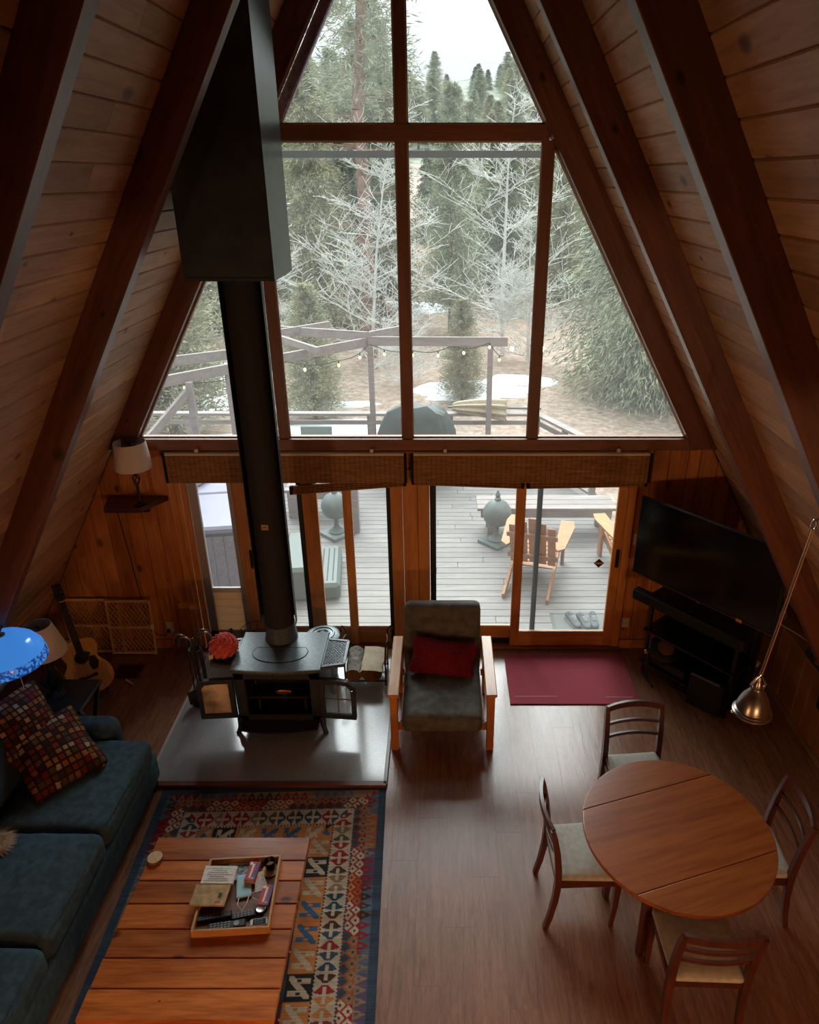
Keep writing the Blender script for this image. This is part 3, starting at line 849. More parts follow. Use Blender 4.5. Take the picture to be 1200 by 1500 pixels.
# ash bucket
ab = T('ash_bucket', 'galvanised ash bucket with a ringed grey lid behind the stove', 'bucket', (-.865, 5.6, .024))
B().lathe([(.11, 0), (.115, .01), (.15, .43), (.155, .44), (.155, .45)], n=32).obj('pail', M['grey'], ab, 40)
B().lathe([(.0, .475), (.03, .475), (.035, .468), (.05, .468), (.056, .478), (.066, .478), (.072, .47), (.095, .468), (.1, .476), (.112, .476), (.118, .466), (.15, .46), (.163, .452), (.163, .44)][::-1], n=40).obj('lid', M['grey'], ab, 40)
B().tube([(.03 * math.cos(t), 0, .475 + .03 * math.sin(t)) for t in [math.pi * k / 8 for k in range(9)]], .005, 6).obj('lid_handle', M['grey'], ab)
# log rack and logs
lr = T('log_rack', 'black iron log rack with scrolled posts beside the armchair', 'rack', (-.46, 5.56, .024))
B().bar((-.2, -.13, .05), (.2, -.13, .05), .015, .015).bar((-.2, .13, .05), (.2, .13, .05), .015, .015).bar((-.19, -.13, .05), (-.19, .13, .05), .015, .015).bar((.19, -.13, .05), (.19, .13, .05), .015, .015).obj('base_frame', M['black'], lr)
for s in (-1, 1):
    for t_ in (-1, 1):
        pts = [(s * .19, t_ * .13, 0), (s * .19, t_ * .13, .25), (s * .2, t_ * .13, .45), (s * .23, t_ * .12, .5), (s * .25, t_ * .11, .47), (s * .235, t_ * .11, .445)]
        B().tube(pts, .009, 6).obj('post', M['black'], lr)
    B().tube([(s * .195, -.13, .4), (s * .21, 0, .44), (s * .195, .13, .4)], .007, 6).obj('crossbar', M['steel'], lr)
    B().tube([(s * .193, -.13, .25), (s * .193, .13, .25)], .008, 6).obj('crossbar', plain('copper_bar', hx('#8a5638'), .4, .6), lr)
def log(name, label, p0, p1, r_, mat, endmat, split, seed):
    t = T(name, label, 'log', p0)
    p1 = Vector(p1) - Vector(p0)
    q = B(); n = 18; ax = p1.normalized()
    Mx = Vector((0, 0, 1)).rotation_difference(ax).to_matrix()
    V = []; rows = 10
    for i in range(rows + 1):
        for k in range(n):
            th = 2 * math.pi * k / n
            rr = r_ * (1 + .12 * mnoise.noise(Vector((math.cos(th) * 2 + seed, math.sin(th) * 2, i * .3))))
            cx_ = rr * math.cos(th); cy_ = rr * math.sin(th)
            if split and cy_ < -.2 * r_: cy_ = -.2 * r_ + .15 * (cy_ + .2 * r_) + .012 * mnoise.noise(Vector((cx_ * 60, i * .25, seed)))
            V.append(Mx @ Vector((cx_, cy_, p1.length * i / rows)))
    F = [(i * n + k, i * n + (k + 1) % n, (i + 1) * n + (k + 1) % n, (i + 1) * n + k) for i in range(rows) for k in range(n)]
    link_mesh('bark', make_mesh('bark', V, F, mat, 50), t)
    B().add(V[:n], [tuple(range(n))]).obj('cut_end', endmat, t); B().add(V[-n:], [tuple(range(n))]).obj('cut_end', endmat, t)
M['bark'] = plain('grey_bark', hx('#8f8a80'), .95, noise=.4, nscale=25, bump=.8)
M['split'] = wood('pale_split_wood', hx('#d9c19a'), hx('#f4e6ca'), 'Z', .8, 2, bump=.8)
M['logend'] = plain('log_end', hx('#7a4f30'), .9, noise=.3, nscale=40)
log('firewood_log', 'round dark bark firewood log in the rack', (-.57, 5.39, .165), (-.572, 5.72, .2), .075, M['bark'], M['logend'], False, 3)
log('firewood_log', 'pale split firewood log in the rack', (-.4, 5.38, .2), (-.385, 5.72, .225), .105, M['split'], M['logend'], True, 8)

# ---------------------------------------------------------------- armchair
ac = T('armchair', 'honey oak armchair with olive grey cushions facing the room', 'armchair', (.265, 5.0, 0))
for s in (-1, 1):
    xa = s * .4
    o = B().box((xa, -.0, .585), (.092, .83, .028), None, .006).obj('armrest', M['honey'], ac)
    for yy in (-.37, .37):
        B().box((xa, yy, .286), (.062, .062, .572), None, .006).obj('leg', M['honeyZ'], ac)
    B().box((xa, 0, .19), (.03, .69, .05), None, .004).obj('side_rail', M['honey'], ac)
    B().box((xa, 0, .545), (.03, .69, .045), None, .004).obj('side_rail', M['honey'], ac)
    for k in range(5):
        B().box((xa, -.26 + k * .13, .37), (.016, .04, .31), None, .003).obj('slat', M['honeyZ'], ac)
B().box((0, -.36, .235), (.74, .03, .075), None, .005).obj('front_rail', wood('honey_front', hx('#a5581c'), hx('#cf8a3e'), 'X', .35), ac)
B().box((0, .36, .235), (.74, .03, .075), None, .005).obj('back_rail', bpy.data.materials['honey_front'], ac)
for k in range(6): B().box((-.3 + k * .12, .43, .58), (.05, .02, .6), (R(-14), 0, 0)).obj('back_slat', M['honeyZ'], ac)
B().box((0, .0, .265), (.7, .68, .02)).obj('seat_deck', M['honey'], ac)
cushion('seat_cushion', (.66, .82, .17), .05, M['greycush'], ac, (0, -.08, .36), (R(2), 0, 0), puff=.025, wr=.012, n=26, wscale=7)
cushion('back_cushion', (.68, .66, .16), .055, M['greycush'], ac, (0, .345, .64), (R(76), 0, 0), puff=.02, wr=.004, n=22)
pw = cushion('throw_pillow', (.56, .31, .14), .05, M['red'], None, (.275, 5.1, .59), (R(56), R(7), R(-3)), puff=.03, wr=.012, n=20, pinch=.45)
tag(pw, 'burgundy throw pillow leaning on the armchair back', 'pillow')

# door mat
dm = T('door_mat', 'maroon ribbed door mat inside the right sliding door', 'mat', (1.49, 5.56, 0))
B().box((0, 0, .006), (1.2, .77, .012), None, .003).obj('pile', M['mat'], dm)
B().box((-.35, -.28, .0125), (.4, .008, .002)).obj('worn_line', plain('worn_line', hx('#b98a88'), .9), dm)
B().box((.42, -.29, .0125), (.25, .008, .002)).obj('worn_line', bpy.data.materials['worn_line'], dm)

# ---------------------------------------------------------------- dining set
dt = T('dining_table', 'round drop-leaf dining table with a glossy brown top', 'table', (1.715, 3.15, 0), 17.9)
def disc_part(ya, yb, r_=.575, n=48):
    pts = []
    xs = lambda y_: math.sqrt(max(0, r_ * r_ - y_ * y_))
    ys = np.linspace(ya, yb, n)
    pts = [(xs(y_), y_) for y_ in ys] + [(-xs(y_), y_) for y_ in ys[::-1]]
    out = []
    for p_ in pts:
        if not out or (abs(out[-1][0] - p_[0]) + abs(out[-1][1] - p_[1])) > 1e-5: out.append(p_)
    if abs(out[0][0] - out[-1][0]) + abs(out[0][1] - out[-1][1]) < 1e-5: out.pop()
    return out
for nm, ya, yb in (('table_top', -.3135, .3135), ('drop_leaf', .316, .575), ('drop_leaf', -.575, -.316)):
    o = B().prism(disc_part(ya, yb), .722, .75, 'XY').obj(nm, M['table'], dt)
    m_ = o.modifiers.new('b', 'BEVEL'); m_.width = .006; m_.segments = 3; m_.limit_method = 'ANGLE'; m_.angle_limit = R(50)
for sxx in (-1, 1):
    for syy in (-1, 1):
        B().tube([(sxx * .30, syy * .21, 0), (sxx * .30, syy * .21, .12), (sxx * .30, syy * .21, .66), (sxx * .30, syy * .21, .72)], [.026, .03, .042, .042], 4, phase=math.pi / 4, up=(1, 0, 0)).obj('leg', M['mahog'], dt)
    B().box((sxx * .30, 0, .67), (.022, .4, .09)).obj('apron', M['mahog'], dt)
for syy in (-1, 1): B().box((0, syy * .21, .67), (.58, .022, .09)).obj('apron', M['mahog'], dt)

def make_chair(label, loc, rz):
    c = T('dining_chair', label, 'chair', loc, rz, 'dark dining chairs around the round table')
    W = .205
    for s in (-1, 1):
        path = [(s * W, -.245, 0), (s * W, -.22, .12), (s * W, -.198, .28), (s * W, -.19, .42), (s * W, -.195, .55), (s * W, -.212, .7), (s * W, -.235, .82), (s * W, -.25, .88)]
        B().tube(path, [.022, .024, .027, .029, .028, .026, .024, .02], 4, phase=math.pi / 4, up=(1, 0, 0)).obj('rear_leg', M['mahog'], c, 40)
        B().tube([(s * .2, .18, 0), (s * .2, .19, .2), (s * .2, .19, .43)], [.02, .024, .03], 4, phase=math.pi / 4, up=(1, 0, 0)).obj('front_leg', M['mahog'], c, 40)
        B().box((s * .2, 0, .405), (.022, .36, .055), None, .003).obj('seat_rail', M['mahog'], c)
    for yy in (-.188, .19): B().box((0, yy, .405), (.38, .022, .055), None, .003).obj('seat_rail', M['mahog'], c)
    for z, y_, hh, bow in ((.865, -.246, .05, .035), (.745, -.218, .026, .032), (.64, -.202, .026, .03)):
        n = 14; pts = []
        for k in range(n + 1):
            t = -1 + 2 * k / n; pts.append((t * W, y_ - bow * (1 - t * t), z + (.012 if hh > .03 else .004) * (1 - t * t)))
        q = B()
        q.tube(pts, hh / 2 * 1.414, 4, phase=math.pi / 4, up=(0, 0, 1), sq=(1, .42 if hh > .03 else .6))
        q.obj('top_rail' if hh > .03 else 'back_slat', M['mahog'], c, 40)
    V, F = cushion_arrays((.42, .42, .05), .022, puff=.014, wr=.002, n=14)
    V = [Vector((v.x * (1 + .05 * v.y / .21), v.y, v.z)) for v in V]
    link_mesh('seat', make_mesh('seat', V, F, M['seat'], True), c, (0, .005, .448))
    return c
make_chair('dark dining chair between the round table and the maroon mat', (1.70, 3.885, 0), 180 + 5)
make_chair('dark dining chair with its grey seat between table and rug', (1.165, 3.24, 0), -90 + 2)
make_chair('dark dining chair between the round table and the knee wall', (2.25, 3.26, 0), 90 - 3)
make_chair('dark dining chair opposite the one by the maroon mat', (1.72, 2.62, 0), -2)

# pendant lamp
pd = T('pendant_lamp', 'brushed metal bell pendant lamp hung on a rod from the roof beam', 'lamp', (1.955, 3.06, 1.745))
top = Vector((2.03 - 1.955, -.02, 1.19))
axis = (top - Vector((0, 0, .24))).normalized()
prof = [(.098, 0), (.104, .004), (.104, .014), (.096, .02), (.096, .028), (.088, .034), (.084, .06), (.07, .1), (.05, .135), (.034, .158), (.03, .17), (.024, .172), (.024, .2), (.016, .215), (.01, .24)]
B().lathe(prof, (0, 0, 0), 36, caps=False).obj('shade', M['steel'], pd, 40)
B().lathe([(.09, .012), (.06, .1), (.02, .15)], (0, 0, 0), 24, caps=False).obj('reflector', plain('white_inner', hx('#cfc8ba'), .4), pd, True)
B().ball((0, 0, .06), .03, 12, 8).obj('bulb', plain('frosted_bulb', hx('#e8e2d6'), .3), pd, True)
for s in (-1, 1):
    B().tube([(s * .03, 0, .165), (s * .04, 0, .19), (s * .02, 0, .225), (0, 0, .25)], .005, 8).obj('yoke', M['chrome'], pd)
B().ball((-.108, 0, .006), .009, 10, 8).obj('thumb_screw', M['chrome'], pd, True)
B().tube([(-.006, 0, .24), top + Vector((-.006, 0, -.06))], .0045, 8).obj('rod', M['steel'], pd)
B().tube([(.007, 0, .24), top + Vector((.007, 0, -.06))], .003, 8).obj('cord', plain('copper_cord', hx('#b98a62'), .4), pd)
B().tube([top + Vector((.013 * math.cos(t), 0, -.036 + .026 * math.sin(t))) for t in [2 * math.pi * k / 20 for k in range(20)]], .0035, 6, closed=True).obj('link', M['chrome'], pd)
B().tube([top + Vector((.0, 0, -.012)), top + Vector((.03, -.005, .0)), top + Vector((.045, -.01, .02))], .005, 8).obj('hook', M['chrome'], pd)
cl = B().box(top + Vector((.05, -.0, .05)), (.03, .045, .075), (0, R(-28), 0), .006).obj('clamp', M['chrome'], pd)
B().tube([top + Vector((.03, -.02, .02)), top + Vector((.005, -.02, .012))], .004, 8).obj('clamp_screw', M['chrome'], cl)
B().tube([top + Vector((.06, -.022, .012)), top + Vector((.085, -.02, -.01))], .008, 8).obj('clamp_screw', M['chrome'], cl)
# ---------------------------------------------------------------- rug
RW, RL, CELL = 1.76, 2.75, .0055
nx, ny = int(RW / CELL) + 1, int(RL / CELL) + 1
U, V_ = np.meshgrid(np.linspace(0, RW, nx), np.linspace(0, RL, ny))      # V_ = 0 at the far end
d4_ = np.stack([U, RW - U, V_, RL - V_]); dist = d4_.min(0); sidei = d4_.argmin(0)
t_ = np.where(sidei < 2, V_, U)
P_ = {k: np.array(hx(v)[:3]) for k, v in dict(navy='#3b4a58', slate='#566672', red='#8e2b2c', dred='#6e2226', orange='#b87a45', rust='#9a5530', cream='#b9aa92', tan='#8a7257', teal='#2b4c57', brown='#4a3528', black='#2a2a2c', olive='#57523c', blue='#3f5f7c', purple='#5a4f66').items()}
img = np.zeros((ny, nx, 3)); img[:] = P_['navy']
rs = np.random.RandomState(4)
def tri(x, p): return np.abs(((x / p) % 1) - .5) * 2            # 1 at ends, 0 mid
def segcol(names, seg, salt):
    tab = np.array([P_[names[(i * 7 + salt * 3 + (i * i) % 5) % len(names)]] for i in range(64)])
    return tab[(np.floor(seg).astype(int) + sidei * 11) % 64]
# hooked triangles
m = (dist > .06) & (dist < .135); f = (dist - .06) / .075
base = segcol(['slate', 'rust', 'purple', 'slate', 'tan', 'dred'], t_ / .30, 1); img[m] = base[m]
fig = segcol(['red', 'orange', 'blue', 'tan', 'red', 'cream', 'brown'], t_ / .23, 2)
mm_ = m & ((1 - tri(t_, .068)) > (1 - f) * .95) & ~((np.abs(f - .72) < .14) & (tri(t_, .068) < .25)); img[mm_] = fig[mm_]
# flowers on red
m = (dist >= .135) & (dist < .235); base = segcol(['red', 'dred', 'red', 'rust', 'red', 'navy', 'red'], t_ / .42, 3); img[m] = base[m]
for row, ph in ((.16, 0), (.21, .035)):
    a = (((t_ + ph) / .07) % 1 - .5) * .07; b = dist - row
    fl_ = m & ((np.abs(a) + np.abs(b) < .034) & ((np.abs(a) < .012) | (np.abs(b) < .012) | (np.maximum(np.abs(a), np.abs(b)) < .02)))
    fc = segcol(['orange', 'cream', 'tan', 'orange', 'teal', 'rust', 'cream'], (t_ + ph) / .21, 4 + int(ph * 100)); img[fl_] = fc[fl_]
    img[m & (np.hypot(a, b) < .009)] = P_['dred']
# cream band with hourglass pairs
m = (dist >= .235) & (dist < .385); img[m] = P_['cream']
a = ((t_ / .135) % 1 - .5) * 2; b = (dist - .31) / .075
hg = m & (np.abs(b) < .92) & (np.abs(a) < .9) & (np.abs(a) > .06 + 0 * b) & (np.abs(b) < 1.05 * np.abs(a) + .12) & (np.abs(b) < (1 - np.abs(a)) * 3.2 + .05)
hg &= ~((np.abs(b) < .13) & (np.abs(a) > .3))
fc = segcol(['red', 'teal', 'tan', 'navy', 'orange', 'brown', 'red', 'olive'], t_ / .135, 5); fc2 = segcol(['navy', 'tan', 'red', 'olive', 'teal', 'brown'], t_ / .135, 8)
img[hg] = np.where((a < 0)[hg][:, None], fc[hg], np.where((((t_ / .27) % 1) < .5)[hg][:, None], fc[hg], fc2[hg]))
# toothed edges
img[(dist >= .225) & (dist < .24) & (((t_ / .022) % 1) < .5)] = P_['navy']
# panels with hooked S figures
m = (dist >= .385) & (dist < .55); seg = t_ / .165
base = segcol(['teal', 'orange', 'olive', 'rust', 'black', 'orange', 'red'], seg, 6); img[m] = base[m]
fig = segcol(['cream', 'dred', 'tan', 'blue', 'cream', 'red', 'cream'], seg, 9)
a = (seg % 1 - .5) * 2; b = (dist - .4675) / .0825
sS = (np.abs(a) < .82) & (np.abs(b) < .8) & (((np.abs(a - .45) < .2) & (b > -.5 - a * .2)) | ((np.abs(a + .45) < .2) & (b < .5 + a * .2)) | (np.abs(b + a * .9) < .3)) & ~((np.abs(np.abs(a) - .45) < .1) & (np.abs(b) < .18))
img[m & sS] = fig[m & sS]
img[(dist >= .375) & (dist < .39) & (((t_ / .024) % 1) < .5)] = P_['black']
# field: stepped diamonds
m = dist >= .55; uu = (U - RW / 2); vv = ((V_ - .55) % .4) - .2
st_ = np.floor((np.abs(uu) + np.abs(vv) * 1.4) / .05).astype(int)
tab = np.array([P_[k] for k in ('dred', 'cream', 'navy', 'orange', 'teal', 'red', 'olive', 'navy', 'teal', 'dred', 'navy')])
img[m] = tab[st_ % 11][m]
img *= (.82 + .36 * rs.rand(ny, 1, 1)) * (.92 + .16 * rs.rand(ny, nx, 1))
rug = T('kilim_rug', 'red navy and cream patterned kilim rug under the coffee table', 'rug', (-1.015, 2.83, 0), 1.9)
zz = .004 + .0035 * np.sin(V_ * 7 + U * 1.5) ** 8 + .012 * np.exp(-((V_ - 1.12 + .1 * (U - 1.4)) / .035) ** 2) * (U > .9)
Vv = np.stack([U - RW / 2, RL / 2 - V_, zz], -1).reshape(-1, 3)
I = np.arange(nx * ny).reshape(ny, nx)
F = np.stack([I[:-1, :-1], I[1:, :-1], I[1:, 1:], I[:-1, 1:]], -1).reshape(-1, 4)
me = np_mesh('woven_field', Vv, F, attr_mat('kilim_wool', .95, .4, 300)); colors(me, img.reshape(-1, 3)); link_mesh('woven_field', me, rug)
fr = B(); rr_ = random.Random(3)
for k in range(230):
    x0 = -RW / 2 + k * RW / 230; dx = rr_.uniform(-.012, .012); L_ = rr_.uniform(.012, .03)
    fr.add([(x0, RL / 2 - .002, .005), (x0 + .005, RL / 2 - .002, .005), (x0 + dx + .002, RL / 2 + L_, .003)], [(0, 1, 2)])
tag(fr.obj('fringe', plain('dark_fringe', hx('#23262b'), .95), rug), kind='stuff')

# ---------------------------------------------------------------- coffee table and what lies on it
CT = .43
ct = T('coffee_table', 'low coffee table of wide redwood planks on the rug', 'table', (-1.13, 2.79, 0))
ys = [3.365, 3.185, 3.04, 2.885, 2.725, 2.555, 2.388, 2.222]
lefts = [-1.62, -1.625, -1.63, -1.635, -1.635, -1.64, -1.645]
for i in range(7):
    a, b_ = ys[i + 1], ys[i]
    x0, x1 = lefts[i], -.612
    o = B().box((0, 0, 0), (x1 - x0, b_ - a - .005, .04), None, .004).obj('plank', M['coffee'], ct); o.location = ((x0 + x1) / 2 + 1.13, (a + b_) / 2 - 2.79, CT - .02)
for sxx in (-1, 1):
    for syy in (-1, 1): B().box((sxx * .4, syy * .46, .195), (.08, .08, .39), None, .006).obj('leg', M['mahog'], ct)
    B().box((sxx * .4, 0, .35), (.05, .84, .08)).obj('apron', M['mahog'], ct)
for syy in (-1, 1): B().box((0, syy * .46, .35), (.72, .05, .08)).obj('apron', M['mahog'], ct)
ws = T('wood_slice_coaster', 'round pale wood slice coaster at the corner of the coffee table', 'coaster', (-1.575, 3.19, CT))
B().lathe([(.045, 0), (.05, .004), (.05, .02), (.047, .024)], n=28).obj('bark_rim', M['logend'], ws, 40)
B().lathe([(.046, .0242), (.0, .0248)], n=28, caps=False).obj('face', plain('pale_end_grain', hx('#c9a77a'), .8, noise=.15, nscale=60), ws)
TX, TY, TR = -.97, 2.925, 3.4
tr = T('wooden_tray', 'shallow pale wooden tray full of small things on the coffee table', 'tray', (TX, TY, CT), TR)
M['traywood'] = wood('tray_bamboo', hx('#a06a34'), hx('#c48c50'), 'X', .45, 2, var=.05)
B().box((0, 0, .006), (.43, .47, .012)).obj('base', plain('tray_base', hx('#6b3c1e'), .5, noise=.15, nscale=20), tr)
for s in (-1, 1):
    B().box((s * .217, 0, .028), (.014, .484, .056), None, .002).obj('side', M['traywood'], tr)
    B().box((0, s * .237, .028), (.42, .014, .056), None, .002).obj('side', M['traywood'], tr)
ct_, st2 = math.cos(R(TR)), math.sin(R(TR))
def tl(x, y, z=.012): return (TX + x * ct_ - y * st2, TY + x * st2 + y * ct_, CT + z)
def tthing(name, label, cat, x, y, z, rz, group=None): return T(name, label, cat, tl(x, y, z), TR + rz, group)
M['paper'] = plain('printed_paper', hx('#d9d6cd'), .8, noise=.12, nscale=60)
M['kraft'] = plain('brown_printed_page', hx('#a68457'), .8, noise=.25, nscale=25)
M['greyprint'] = plain('grey_photo_print', hx('#31343a'), .6, noise=.9, nscale=60, col2=hx('#9aa0a4'))
mg = tthing('magazine', 'small magazine with a grey photo cover in the tray', 'magazine', -.035, .17, .012, 8)
B().box((0, 0, .006), (.155, .13, .012)).obj('cover', M['greyprint'], mg); B().box((0, .05, .0125), (.15, .025, .001)).obj('title_band', plain('pale_blue_band', hx('#b9cad6'), .6), mg); B().box((-.07, .0, .0128), (.014, .125, .001)).obj('spine_strip', plain('blue_strip', hx('#2f6f9c'), .5), mg)
mk = tthing('face_mask', 'pale blue face mask with white straps in the tray', 'mask', .02, .06, .014, 10)
cushion('cloth', (.09, .16, .012), .005, plain('mask_blue', hx('#9fc2c6'), .8), mk, (0, 0, .008), wr=.004, n=10, wscale=20)
for i, pts in enumerate(([(-.03, -.08, .01), (-.035, -.13, .02), (-.01, -.17, .014), (.02, -.13, .02), (.03, -.08, .012)], [(.04, -.07, .012), (.1, -.05, .024), (.13, -.1, .02), (.09, -.13, .018), (.05, -.1, .02)])):
    B().tube(pts, .0022, 6).obj('strap', M['white'], mk)
bk = tthing('open_notebook', 'open notebook with a white page and a brown page over the tray edge', 'book', -.14, .035, .058, -4)
B().box((.0, .075, .008), (.2, .115, .014), (R(6), 0, 0), .002).obj('white_page', M['paper'], bk)
B().box((-.015, -.06, .006), (.21, .145, .012), (R(-3), 0, 0), .002).obj('brown_page', M['kraft'], bk)
for i in range(7): B().box((-.01 + .01 * (i % 2), .035 + i * .013, .0125 + .0011 * i), (.15 - .03 * (i % 3), .002, .0008), (R(6), 0, 0)).obj('text_line', plain('ink_line', hx('#7d7f80'), .8) if i == 0 and 'ink_line' not in bpy.data.materials else bpy.data.materials['ink_line'], bk)
lg_ = B().box((.05, -.07, .013), (.032, .085, .003), (0, 0, R(-8))).obj('price_label', M['kraft'], bk); 
for i in range(6): B().box((.047 + .0, -.05 - i * .006, .0152), (.022, .0028, .001), (0, 0, R(-8))).obj('barcode_line', M['dark'], bk)
B().box((.044, -.112, .0135), (.03, .016, .003), (0, 0, R(-8))).obj('red_label', plain('red_print', hx('#b02a26'), .6), bk)
def redbox(x, y, rz, z, label, tilt=0):
    r_ = tthing('match_box', label, 'box', x, y, z, rz, None)
    B().box((0, 0, .014), (.066, .135, .028), None, .002).obj('carton', bpy.data.materials['red_print'], r_)
    B().box((.022, 0, .0285), (.016, .133, .001)).obj('blue_stripe', plain('blue_print', hx('#33507e'), .6) if 'blue_print' not in bpy.data.materials else bpy.data.materials['blue_print'], r_)
    B().box((-.004, .0, .0285), (.012, .1, .001)).obj('white_lettering', M['paper'], r_)
    for i in (-.05, .05): B().lathe([(.011, .0285), (0, .0292)], (-.022 if i > 0 else .02, i, 0), 14, caps=False).obj('round_mark', M['paper'], r_)
    B().box((0, -.0679, .014), (.06, .001, .024)).obj('end_flap', M['kraft'], r_)
    return r_
redbox(.062, .135, -8, .03, 'red match box lying across the blue mask in the tray')
redbox(.168, -.02, -8, .012, 'red match box with a blue stripe against the tray side')
cd = tthing('folded_card', 'folded white card beside the red match box in the tray', 'card', .115, .075, .012, 20)
B().add([(-.04, -.05, .001), (.04, -.05, .001), (.03, .06, .03), (-.02, .07, .02), (-.04, -.05, .003), (.04, -.05, .003), (.03, .06, .032), (-.02, .07, .022)], [(0, 3, 2, 1), (4, 5, 6, 7), (0, 1, 5, 4), (1, 2, 6, 5), (2, 3, 7, 6), (3, 0, 4, 7)]).obj('sheet', M['paper'], cd)
cc = tthing('wooden_coaster', 'round wooden coaster in the tray corner', 'coaster', .165, .165, .012, 0)
B().lathe([(.05, 0), (.052, .005), (.05, .01)], n=28).obj('disc', M['traywood'], cc); B().lathe([(.04, .0105), (.0, .0108)], n=24, caps=False).obj('inset', M['kraft'], cc)
vg = tthing('votive_glass', 'small clear glass votive on the wooden coaster', 'glass', .165, .172, .024, 0)
B().lathe([(.026, 0), (.03, .004), (.034, .07), (.031, .07), (.027, .01), (.0, .008)], n=28).obj('cup', glass_mat('votive_glass', (.82, .78, .72), .08), vg, 40)
B().lathe([(.025, .011), (.027, .03), (0, .032)], n=20).obj('wax', plain('brown_wax', hx('#8a6a50'), .5), vg)
tn = tthing('small_tin', 'small round metal tin in the tray', 'tin', .15, -.105, .012, 0)
B().lathe([(.028, 0), (.03, .003), (.03, .022), (.026, .024), (.02, .022), (0, .022)], n=24).obj('body', M['steel'], tn, 40)
def remote(x, y, rz, L_, w, label, pal, dial):
    r_ = tthing('remote_control', label, 'remote', x, y, .012, rz)
    B().box((0, 0, .011), (L_, w, .022), None, .006).obj('case', M['dark'], r_)
    for i in range(int(L_ / .02) - 1):
        for j in range(3):
            if dial and abs(-L_ / 2 + .02 + i * .02 - dial) < .028: continue
            B().box((-L_ / 2 + .02 + i * .02, (j - 1) * w * .28, .0228), (.011, .007, .003), None, .001).obj('button', pal, r_)
    if dial: B().lathe([(.016, .022), (.016, .0245), (.01, .0245), (.01, .023)], (dial, 0, 0), 16).obj('dial', pal, r_)
M['btn'] = plain('grey_button', hx('#8b9494'), .5); M['btn2'] = plain('dark_button', hx('#4a5056'), .5)
remote(-.115, -.135, 8, .2, .045, 'black remote control beside the tray edge under the notebook', M['btn2'], 0)
remote(-.03, -.195, 6, .215, .05, 'long black remote control with grey buttons and a dial', M['btn'], .055)
remote(.055, -.135, 10, .14, .045, 'short black remote control in the middle of the tray', M['btn'], 0)
pt = tthing('handheld_device', 'white handheld device with a dark screen in the tray', 'device', .15, -.185, .012, 6)
B().box((0, 0, .01), (.1, .05, .02), None, .008).obj('case', M['white'], pt); B().box((.006, 0, .0205), (.075, .034, .002), None, .001).obj('screen', plain('dark_lcd', hx('#26343c'), .2), pt)
for i in range(6): B().box((-.022 + .018 * (i % 3) + .006, .008 - .016 * (i // 3), .0217), (.01, .007, .001)).obj('key', M['btn2'], pt)

# ---------------------------------------------------------------- sofa
so = T('sofa', 'dark teal sofa with loose seat cushions along the left side', 'sofa', (-2.45, 3.0, 0))
def L3(x, y, z): return (x + 2.45, y - 3.0, z)
cushion('base', (.92, 2.7, .27), .05, M['sofa'], so, L3(-2.43, 2.92, .185), n=12, wr=.003)
for i, (a, b_) in enumerate(((3.375, 4.215), (2.605, 3.365), (1.84, 2.595))):
    cushion('seat_cushion', (.76, b_ - a, .2), .06, M['sofa'], so, L3(-2.345, (a + b_) / 2, .395), (0, R(1), 0), puff=.03, wr=.016, n=24, wscale=5, seed=i * 5)
    # front welt
    B().tube([L3(-1.985, a + .06, .478), L3(-1.967, (a + b_) / 2, .487), L3(-1.985, b_ - .06, .478)], .005, 6).obj('welt', M['sofa'], so)
cushion('arm', (.62, .2, .36), .09, M['sofa'], so, L3(-2.56, 4.3, .42), n=14, wr=.004)
cushion('arm', (.62, .2, .36), .09, M['sofa'], so, L3(-2.56, 1.66, .42), n=14, wr=.004)
cushion('back', (.2, 2.75, .6), .09, M['sofa'], so, L3(-2.98, 2.95, .5), n=16, wr=.004)
for i, yc in enumerate((3.78, 2.98, 2.2)):
    cushion('back_cushion', (.2, .76, .42), .08, plain('navy_back', hx('#1d2c3a'), .92, noise=.15) if i == 0 else bpy.data.materials['navy_back'], so, L3(-2.82, yc, .72), (0, R(-14), 0), n=14, wr=.01)
for sxx in (-2.86, -2.02):
    for yy in (1.68, 4.18): B().box(L3(sxx, yy, .03), (.06, .06, .06)).obj('foot', M['dark'], so)
pal = [hx(c)[:3] for c in ('#7c4e26', '#8f6836', '#5a301c', '#6a2421', '#7d2d26', '#a08862', '#3e2518', '#4e3b28', '#96602f', '#33201a', '#5e4c36', '#a8946f')]
M['mosaic'] = attr_mat('mosaic_pillow', .9, .3, 200)
def mosaic(label, loc, rot, size, seed):
    V, F = cushion_arrays((size, size * .96, .17), .05, puff=.05, wr=.008, n=72, pinch=.55, seed=seed)
    me = make_mesh('mosaic_pillow', V, F, M['mosaic'], True)
    rr = random.Random(seed); ncell = 11; cells = {}
    cols = []
    for v in V:
        u = (v.x / size + .5) * ncell + .0; w = (v.y / (size * .96) + .5) * ncell
        i, j = math.floor(u), math.floor(w); fu, fw = u - i, w - j
        if .14 < fu < .86 and .14 < fw < .86:
            cols.append(cells.setdefault((i, j), rr.choice(pal)))
        else: cols.append(hx('#2a1712')[:3])
    colors(me, cols)
    o = link_mesh('mosaic_pillow', me, None, loc, rot)
    return tag(o, label, 'pillow')
mosaic('pillow with brown red and cream mosaic squares leaning on the sofa arm', (-2.5, 3.87, .68), (0, R(33), R(-40)), .52, 5)
mosaic('mosaic pillow tucked behind the other pillow against the sofa back', (-2.74, 3.96, .86), (0, R(52), R(-30)), .46, 9)
ft_ = T('fur_throw', 'pale blond fur throw on the sofa seat edge by the wall', 'throw', (-2.62, 3.22, .52))
b = B(); rf = random.Random(5)
